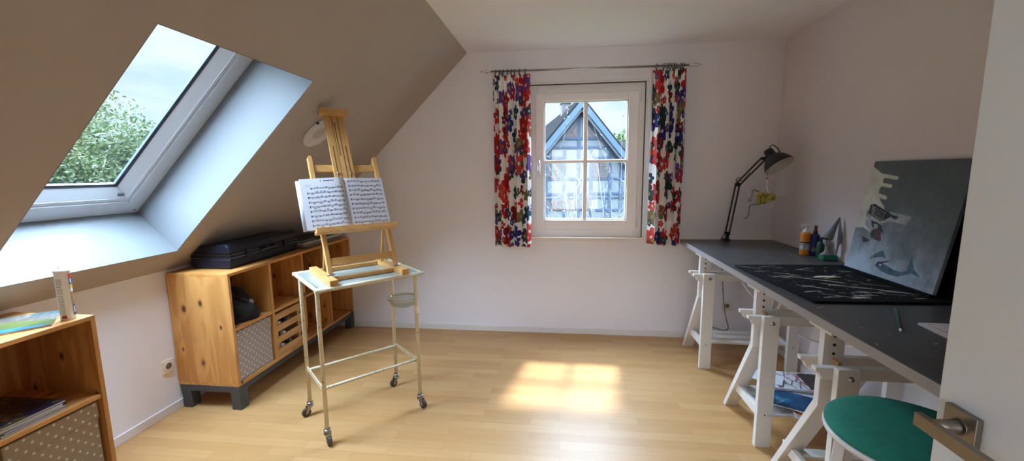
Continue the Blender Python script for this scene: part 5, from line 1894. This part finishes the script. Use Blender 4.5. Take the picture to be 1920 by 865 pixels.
def house():
    a = math.radians(10)
    X, Yd, Z = V((math.cos(a), math.sin(a), 0)), V((-math.sin(a), math.cos(a), 0)), V((0, 0, 1))
    A = V((.876, 20.0, 0))
    t = thing('half_timbered_house', 'white half-timbered house with blue gable boards seen through the window', 'house', (A.x, A.y, GZ))
    ZA, SL, HW = 4.55, 1.19, 2.75
    ze = ZA - SL * HW
    def bx(b, x0, x1, z0, z1, y0, y1, mat=0):
        b.obox(A + X * (x0 + x1) / 2 + Yd * (y0 + y1) / 2 + Z * (z0 + z1) / 2, X * (x1 - x0) / 2, Yd * (y1 - y0) / 2, Z * (z1 - z0) / 2, mat)
    w = MB().prism([(-HW, GZ), (HW, GZ), (HW, ze), (0, ZA), (-HW, ze)], A, X, Z, Yd * 12)
    build('wall', w, M['h_white'], t)
    # roof slabs, reaching out over the gable
    n = math.hypot(1, SL)
    for s in (-1, 1):
        ext = HW + .45
        poly = [(0, ZA + .10), (s * ext, ZA + .10 - SL * ext), (s * ext, ZA + .36 - SL * ext), (0, ZA + .36)]
        build('roof', MB().prism(poly, A - Yd * .35, X, Z, Yd * 12.6), M['h_roof'], t)
        # blue barge board and the white under-board
        poly = [(0, ZA + .22), (s * ext, ZA + .22 - SL * ext), (s * ext, ZA - .14 - SL * ext), (0, ZA - .14)]
        build('barge_board', MB().prism(poly, A - Yd * .42, X, Z, Yd * .07), M['h_barge'], t)
        poly = [(0, ZA - .14), (s * (ext - .5), ZA - .14 - SL * (ext - .5)), (s * (ext - .5), ZA - .30 - SL * (ext - .5)), (0, ZA - .30)]
        build('under_board', MB().prism(poly, A - Yd * .30, X, Z, Yd * .05), M['h_trim'], t)
        poly = [(0, ZA - .30), (s * (ext - .6), ZA - .30 - SL * (ext - .6)), (s * (ext - .6), ZA - .44 - SL * (ext - .6)), (0, ZA - .44)]
        build('rafter', MB().prism(poly, A - Yd * .05, X, Z, Yd * .05), M['h_blue'], t)
    # timber frame
    tb = MB()
    y0, y1 = -.035, .01
    def zz(py): return 4.757 - (py - 188) * .0244
    def hx(px): return (px - 1090) * .0258
    def H(py, x0, x1, hh=.055): bx(tb, hx(x0), hx(x1), zz(py) - hh, zz(py) + hh, y0, y1)
    def Pst(px, p0, p1, hw=.07): bx(tb, hx(px) - hw, hx(px) + hw, zz(p1), zz(p0), y0 - .004, y1)
    H(257.6, 1050, 1126); H(275, 1036, 1144); H(334, 1010, 1176); H(363, 1000, 1185); H(371, 1000, 1185, .04); H(395, 1120, 1185)
    H(430, 995, 1190); H(293.5, 1028, 1062, .055); H(294.5, 1112, 1143, .055)
    Pst(1087.5, 205, 600, .07); Pst(1062, 276, 600); Pst(1111, 276, 600); Pst(1145.5, 284, 600); Pst(1166, 306, 600); Pst(1028, 291, 600); Pst(1007, 310, 600); Pst(1136, 372, 600)
    build('timber_frame', tb, M['h_blue'], t)
    # upper shutters
    for s in (-1, 1):
        b = MB()
        p = [(s * .10, zz(229)), (s * .42, zz(241)), (s * .70, zz(256)), (s * .10, zz(256))]
        b.prism(p, A - Yd * .03, X, Z, Yd * .03)
        o = build('gable_shutter', b, M['h_brown'], t)
        c = MB()
        for (p, q) in (((.14, zz(235)), (.40, zz(254))), ((.40, zz(244)), (.20, zz(254)))):
            c.beam(A - Yd * .045 + X * s * p[0] + Z * p[1], A - Yd * .045 + X * s * q[0] + Z * q[1], .02, .03, Yd)
        build('brace', c, M['h_trim'], o)
    # windows
    for (x0, x1, p0, p1) in ((1033, 1060, 297, 332), (1114, 1142, 297, 332), (1064, 1084, 375, 394), (1091, 1109, 375, 394), (1034, 1060, 375, 394)):
        f = MB()
        a0, a1, b0, b1 = hx(x0), hx(x1), zz(p1), zz(p0)
        e = .06
        bx(f, a0, a1, b0, b0 + e, -.05, .02); bx(f, a0, a1, b1 - e, b1, -.05, .02); bx(f, a0, a0 + e, b0, b1, -.05, .02); bx(f, a1 - e, a1, b0, b1, -.05, .02)
        mid = (a0 + a1) / 2
        bx(f, mid - .03, mid + .03, b0, b1, -.045, .02)
        bx(f, a0, a1, (b0 + b1) / 2 + .12, (b0 + b1) / 2 + .16, -.04, .02)
        fo = build('window_frame', f, M['h_brown'], t)
        p = MB()
        bx(p, a0, a1, b0, b1, -.02, -.01)
        build('window_pane', p, M['h_pane'], fo)
    ch = MB()
    bx(ch, -.36, .10, 3.8, 5.10, 2.8, 3.3)
    bx(ch, -.41, .15, 5.10, 5.18, 2.75, 3.35)
    build('chimney', ch, M['h_brick'], t)
M['h_trim'] = plain('house_white_trim', (0.0597, 0.0663, 0.0730), .8, .05, 2)
house()


def neighbour():
    t = thing('neighbour_house', 'low grey roof of a further house right of the half-timbered gable', 'house', (7.2, 34, GZ))
    build('wall', MB().box((4.6, 32, GZ), (12, 40, 1.9)), M['h_white'], t)
    build('roof', MB().prism([(31.4, 1.8), (40.6, 1.8), (36, 4.0)], (4.2, 0, 0), (0, 1, 0), (0, 0, 1), (8.2, 0, 0)), M['h_roof'], t)
neighbour()


def tree(name, label, base, blobs, nleaf, size, mat, seed, trunk_r=.16, nbr=26, group=None):
    """crown made of leaf blades filling overlapping lobes; trunk and limbs reach into them"""
    rnd = random.Random(seed)
    base = V(base)
    t = thing(name, label, 'tree', base, group)
    tot = sum(r ** 2 for _, r in blobs)
    b = MB()
    for c, r in blobs:
        c = V(c)
        N = int(nleaf * r ** 2 / tot)
        # sub clumps give the crown its bumpy outline
        subs = []
        for _ in range(max(10, int(55 * r))):
            d = V((rnd.gauss(0, 1), rnd.gauss(0, 1), rnd.gauss(0, 1))).normalized()
            subs.append((c + d * r * rnd.random() ** .45, r * rnd.uniform(.14, .30)))
        for i in range(N):
            sc, sr = rnd.choice(subs)
            d = V((rnd.gauss(0, 1), rnd.gauss(0, 1), rnd.gauss(0, 1))).normalized()
            p = sc + d * sr * rnd.random() ** .4
            n = V((rnd.gauss(0, 1), rnd.gauss(0, 1), rnd.gauss(.5, 1))).normalized()
            u = n.orthogonal().normalized()
            u.rotate(Matrix.Rotation(rnd.uniform(0, 6.28), 3, n))
            w = n.cross(u)
            s = size * rnd.uniform(.6, 1.3)
            b.add([p - u * s, p - w * s * .45, p + u * s, p + w * s * .45], [(0, 1, 2, 3)], 0)
    for c, r in blobs:      # denser inside of the crown
        for i in range(int(nleaf * .22 * r ** 2 / tot)):
            d = V((rnd.gauss(0, 1), rnd.gauss(0, 1), rnd.gauss(0, 1))).normalized()
            p = V(c) + d * r * .78 * rnd.random() ** .4
            n = V((rnd.gauss(0, 1), rnd.gauss(0, 1), rnd.gauss(0, 1))).normalized()
            u = n.orthogonal().normalized()
            w = n.cross(u)
            s = size * rnd.uniform(1.3, 2.2)
            b.add([p - u * s, p - w * s * .5, p + u * s, p + w * s * .5], [(0, 1, 2, 3)], 0)
    build('crown', b, mat, t, recalc=False)
    tr = MB()
    top = V(blobs[0][0])
    tr.tube([base, base.lerp(top, .35) + V((.08, .05, 0)), base.lerp(top, .7), top], [trunk_r, trunk_r * .8, trunk_r * .55, trunk_r * .2], 10)
    build('trunk', tr, M['bark'], t)
    br = MB()
    for i in range(nbr):
        c, r = rnd.choice(blobs)
        c = V(c)
        d = V((rnd.gauss(0, 1), rnd.gauss(0, 1), rnd.gauss(.3, 1))).normalized()
        e = c + d * r * rnd.uniform(.6, 1.05)
        s = base.lerp(top, rnd.uniform(.35, .95))
        m_ = s.lerp(e, .5) + V((rnd.uniform(-.2, .2), rnd.uniform(-.2, .2), rnd.uniform(.0, .3)))
        br.tube([s, m_, e], [trunk_r * .22, trunk_r * .13, .008], 6)
    build('limbs', br, M['bark'], t)

tree('broadleaf_tree', 'bright green leafy tree seen through the skylight', (-10.4, 6.6, GZ),
     [((-10.2, 7.9, 1.35), 1.9), ((-10.0, 9.3, 1.35), 1.2), ((-10.1, 10.4, 1.35), 1.0), ((-10.4, 6.6, 1.3), 1.5), ((-10.1, 8.8, .1), 1.7), ((-10.4, 11.3, .9), 1.0)], 70000, .045, M['leaf'], 3)
tree('far_tree', 'pale green tree behind the low grey roof right of the gable', (6.2, 47, GZ), [((6.0, 47, 4.0), 2.0), ((7.9, 47, 3.6), 1.8), ((4.4, 47.5, 3.2), 1.5)], 2600, .16, M['leaf2'], 5)


def shrub(label, base, seed, nst, top, spread, nbud):
    rnd = random.Random(seed)
    base = V(base)
    t = thing('budding_shrub', label, 'shrub', base)
    st, bd = MB(), MB()
    def bud(p, s):
        n = V((rnd.gauss(0, 1), rnd.gauss(0, 1), rnd.gauss(0, 1))).normalized()
        u = n.orthogonal().normalized(); w = n.cross(u)
        bd.add([p - u * s, p - w * s * .6, p + u * s, p + w * s * .6], [(0, 1, 2, 3)], 0)
    def twig(p, d, L, r, depth):
        n = 5
        pts = [p]
        q = V(p)
        dd = V(d)
        for i in range(n):
            dd = (dd + V((rnd.gauss(0, .10), rnd.gauss(0, .10), rnd.gauss(.03, .06)))).normalized()
            q = q + dd * L / n
            pts.append(V(q))
        st.tube(pts, [r * (1 - .75 * i / n) for i in range(n + 1)], 5)
        if depth:
            for i in range(rnd.choice((3, 4, 5))):
                k = rnd.randint(2, n)
                s = (dd + V((rnd.gauss(0, .6), rnd.gauss(0, .5), rnd.gauss(.15, .3)))).normalized()
                twig(pts[k], s, L * rnd.uniform(.22, .42), r * .45, depth - 1)
        else:
            for k in range(nbud):
                i = rnd.randint(1, n)
                bud(pts[i] + V((rnd.gauss(0, .022), rnd.gauss(0, .022), rnd.gauss(0, .022))), rnd.uniform(.012, .026))
    for i in range(nst):
        d = V((rnd.uniform(-spread, spread), rnd.uniform(-spread, spread) * .6, 1)).normalized()
        twig(base + V((rnd.uniform(-.12, .12), rnd.uniform(-.12, .12), 0)), d, rnd.uniform(.72, 1.0) * (top - base.z), rnd.uniform(.008, .015), 2)
    build('stems', st, M['bark_pale'], t)
    build('buds', bd, M['bud'], t, recalc=False)['kind'] = 'stuff'

shrub('budding shrub outside the window, at its left panes', (.02, 8.0, GZ), 11, 7, 2.1, .17, 4)
shrub('budding shrub outside the window, behind the middle bar', (.62, 7.6, GZ), 12, 6, 1.6, .15, 4)
shrub('budding shrub outside the window, at its right panes', (1.15, 8.3, GZ), 14, 5, 2.0, .17, 3)


# ------------------------------------------------------------------ sky, sun, lamps
def world():
    w = bpy.data.worlds.new('sky')
    bpy.context.scene.world = w
    w.use_nodes = True
    t = w.node_tree
    t.nodes.clear()
    def n(typ, **kw):
        nd = t.nodes.new(typ)
        for k, v in kw.items():
            setattr(nd, k, v)
        return nd
    out = n('ShaderNodeOutputWorld')
    bg = n('ShaderNodeBackground')
    t.links.new(bg.outputs[0], out.inputs[0])
    tc = n('ShaderNodeTexCoord')
    sp = n('ShaderNodeSeparateXYZ')
    t.links.new(tc.outputs['Generated'], sp.inputs[0])
    mp = n('ShaderNodeMapping')
    mp.inputs['Scale'].default_value = (1, 1, 3.2)
    t.links.new(tc.outputs['Generated'], mp.inputs[0])
    nz = n('ShaderNodeTexNoise')
    nz.inputs['Scale'].default_value = 3.2
    nz.inputs['Detail'].default_value = 6
    nz.inputs['Roughness'].default_value = .55
    t.links.new(mp.outputs[0], nz.inputs['Vector'])
    rp = n('ShaderNodeValToRGB')
    rp.color_ramp.elements[0].position = .38
    rp.color_ramp.elements[0].color = (.52, .74, .89, 1)
    rp.color_ramp.elements[1].position = .58
    rp.color_ramp.elements[1].color = (.84, .965, .99, 1)
    t.links.new(nz.outputs[0], rp.inputs[0])
    # overcast brightness: veiled near the horizon, bright cloud deck overhead
    mr = n('ShaderNodeMapRange', interpolation_type='SMOOTHSTEP')
    mr.inputs['From Min'].default_value = .27
    mr.inputs['From Max'].default_value = .52
    mr.inputs['To Min'].default_value = 1.0
    mr.inputs['To Max'].default_value = SKY_TOP
    t.links.new(sp.outputs[2], mr.inputs['Value'])
    mxc = n('ShaderNodeMix', data_type='RGBA')
    mt = n('ShaderNodeMapRange')
    mt.inputs['From Min'].default_value = .26
    mt.inputs['From Max'].default_value = .40
    t.links.new(sp.outputs[2], mt.inputs['Value'])
    t.links.new(mt.outputs[0], mxc.inputs[0])
    t.links.new(rp.outputs[0], mxc.inputs[6])
    mxc.inputs[7].default_value = (.77, 1.0, 1.32, 1)
    t.links.new(mxc.outputs[2], bg.inputs[0])
    t.links.new(mr.outputs[0], bg.inputs[1])
SKY_TOP = 36.0
world()


def light(name, kind, loc, direction, energy, color=(1, 1, 1), **kw):
    l = bpy.data.lights.new(name, kind)
    l.energy = energy
    l.color = color
    for k, v in kw.items():
        setattr(l, k, v)
    o = bpy.data.objects.new(name, l)
    C.objects.link(o)
    o.location = loc
    o.rotation_euler = V(direction).to_track_quat('-Z', 'Y').to_euler()
    return o

light('sun', 'SUN', (0, 10, 12), (-.11, -.635, -1), 7.2, (1, .955, .87), angle=math.radians(4.2))
# sky portals in the two window openings
o = light('window_portal', 'AREA', (.22, YB + .125, 1.59), (0, -1, 0), 1, shape='RECTANGLE', size=1.0, size_y=1.36)
o.data.cycles.is_portal = True
c = V((-2.337, 0, 1.048)) + V((.7071, 0, .7071)) * .765 + V((0, 1.8085, 0)) + V((-.7071, 0, .7071)) * .43
o = light('skylight_portal', 'AREA', c, (.7071, 0, -.7071), 1, shape='RECTANGLE', size=.92, size_y=1.56)
o.data.cycles.is_portal = True
light('hall_fill', 'AREA', (.30, -1.62, 1.35), (0, 1, 0), 26, (.93, .96, 1), shape='RECTANGLE', size=1.0, size_y=1.3)  # added fill light, unseen behind the camera, to brighten the room

# ------------------------------------------------------------------ camera and view
def camera():
    cam = bpy.data.cameras.new('camera')
    o = bpy.data.objects.new('camera', cam)
    C.objects.link(o)
    yaw, pitch, roll = -.117386, -.137275, .0101825
    f = V((math.sin(yaw) * math.cos(pitch), math.cos(yaw) * math.cos(pitch), math.sin(pitch)))
    r0 = V((math.cos(yaw), -math.sin(yaw), 0))
    d0 = f.cross(r0)
    r = r0 * math.cos(roll) + d0 * math.sin(roll)
    d = d0 * math.cos(roll) - r0 * math.sin(roll)
    m = Matrix((r, -d, -f)).transposed().to_4x4()
    m.translation = (0, 0, 1.5)
    o.matrix_world = m
    cam.sensor_fit = 'HORIZONTAL'
    cam.sensor_width = 36
    cam.lens = 781.6 / 1920 * 36
    cam.clip_start = .02
    cam.clip_end = 300
    bpy.context.scene.camera = o
camera()

sc = bpy.context.scene
sc.view_settings.view_transform = 'Standard'
sc.view_settings.look = 'None'
sc.view_settings.exposure = .27
sc.view_settings.gamma = 1
sc.view_settings.use_curve_mapping = False
cy = sc.cycles
cy.use_denoising = True
cy.max_bounces = 14
cy.diffuse_bounces = 8
cy.glossy_bounces = 6
cy.transparent_max_bounces = 16
cy.caustics_reflective = False
cy.caustics_refractive = False
cy.sample_clamp_indirect = 12
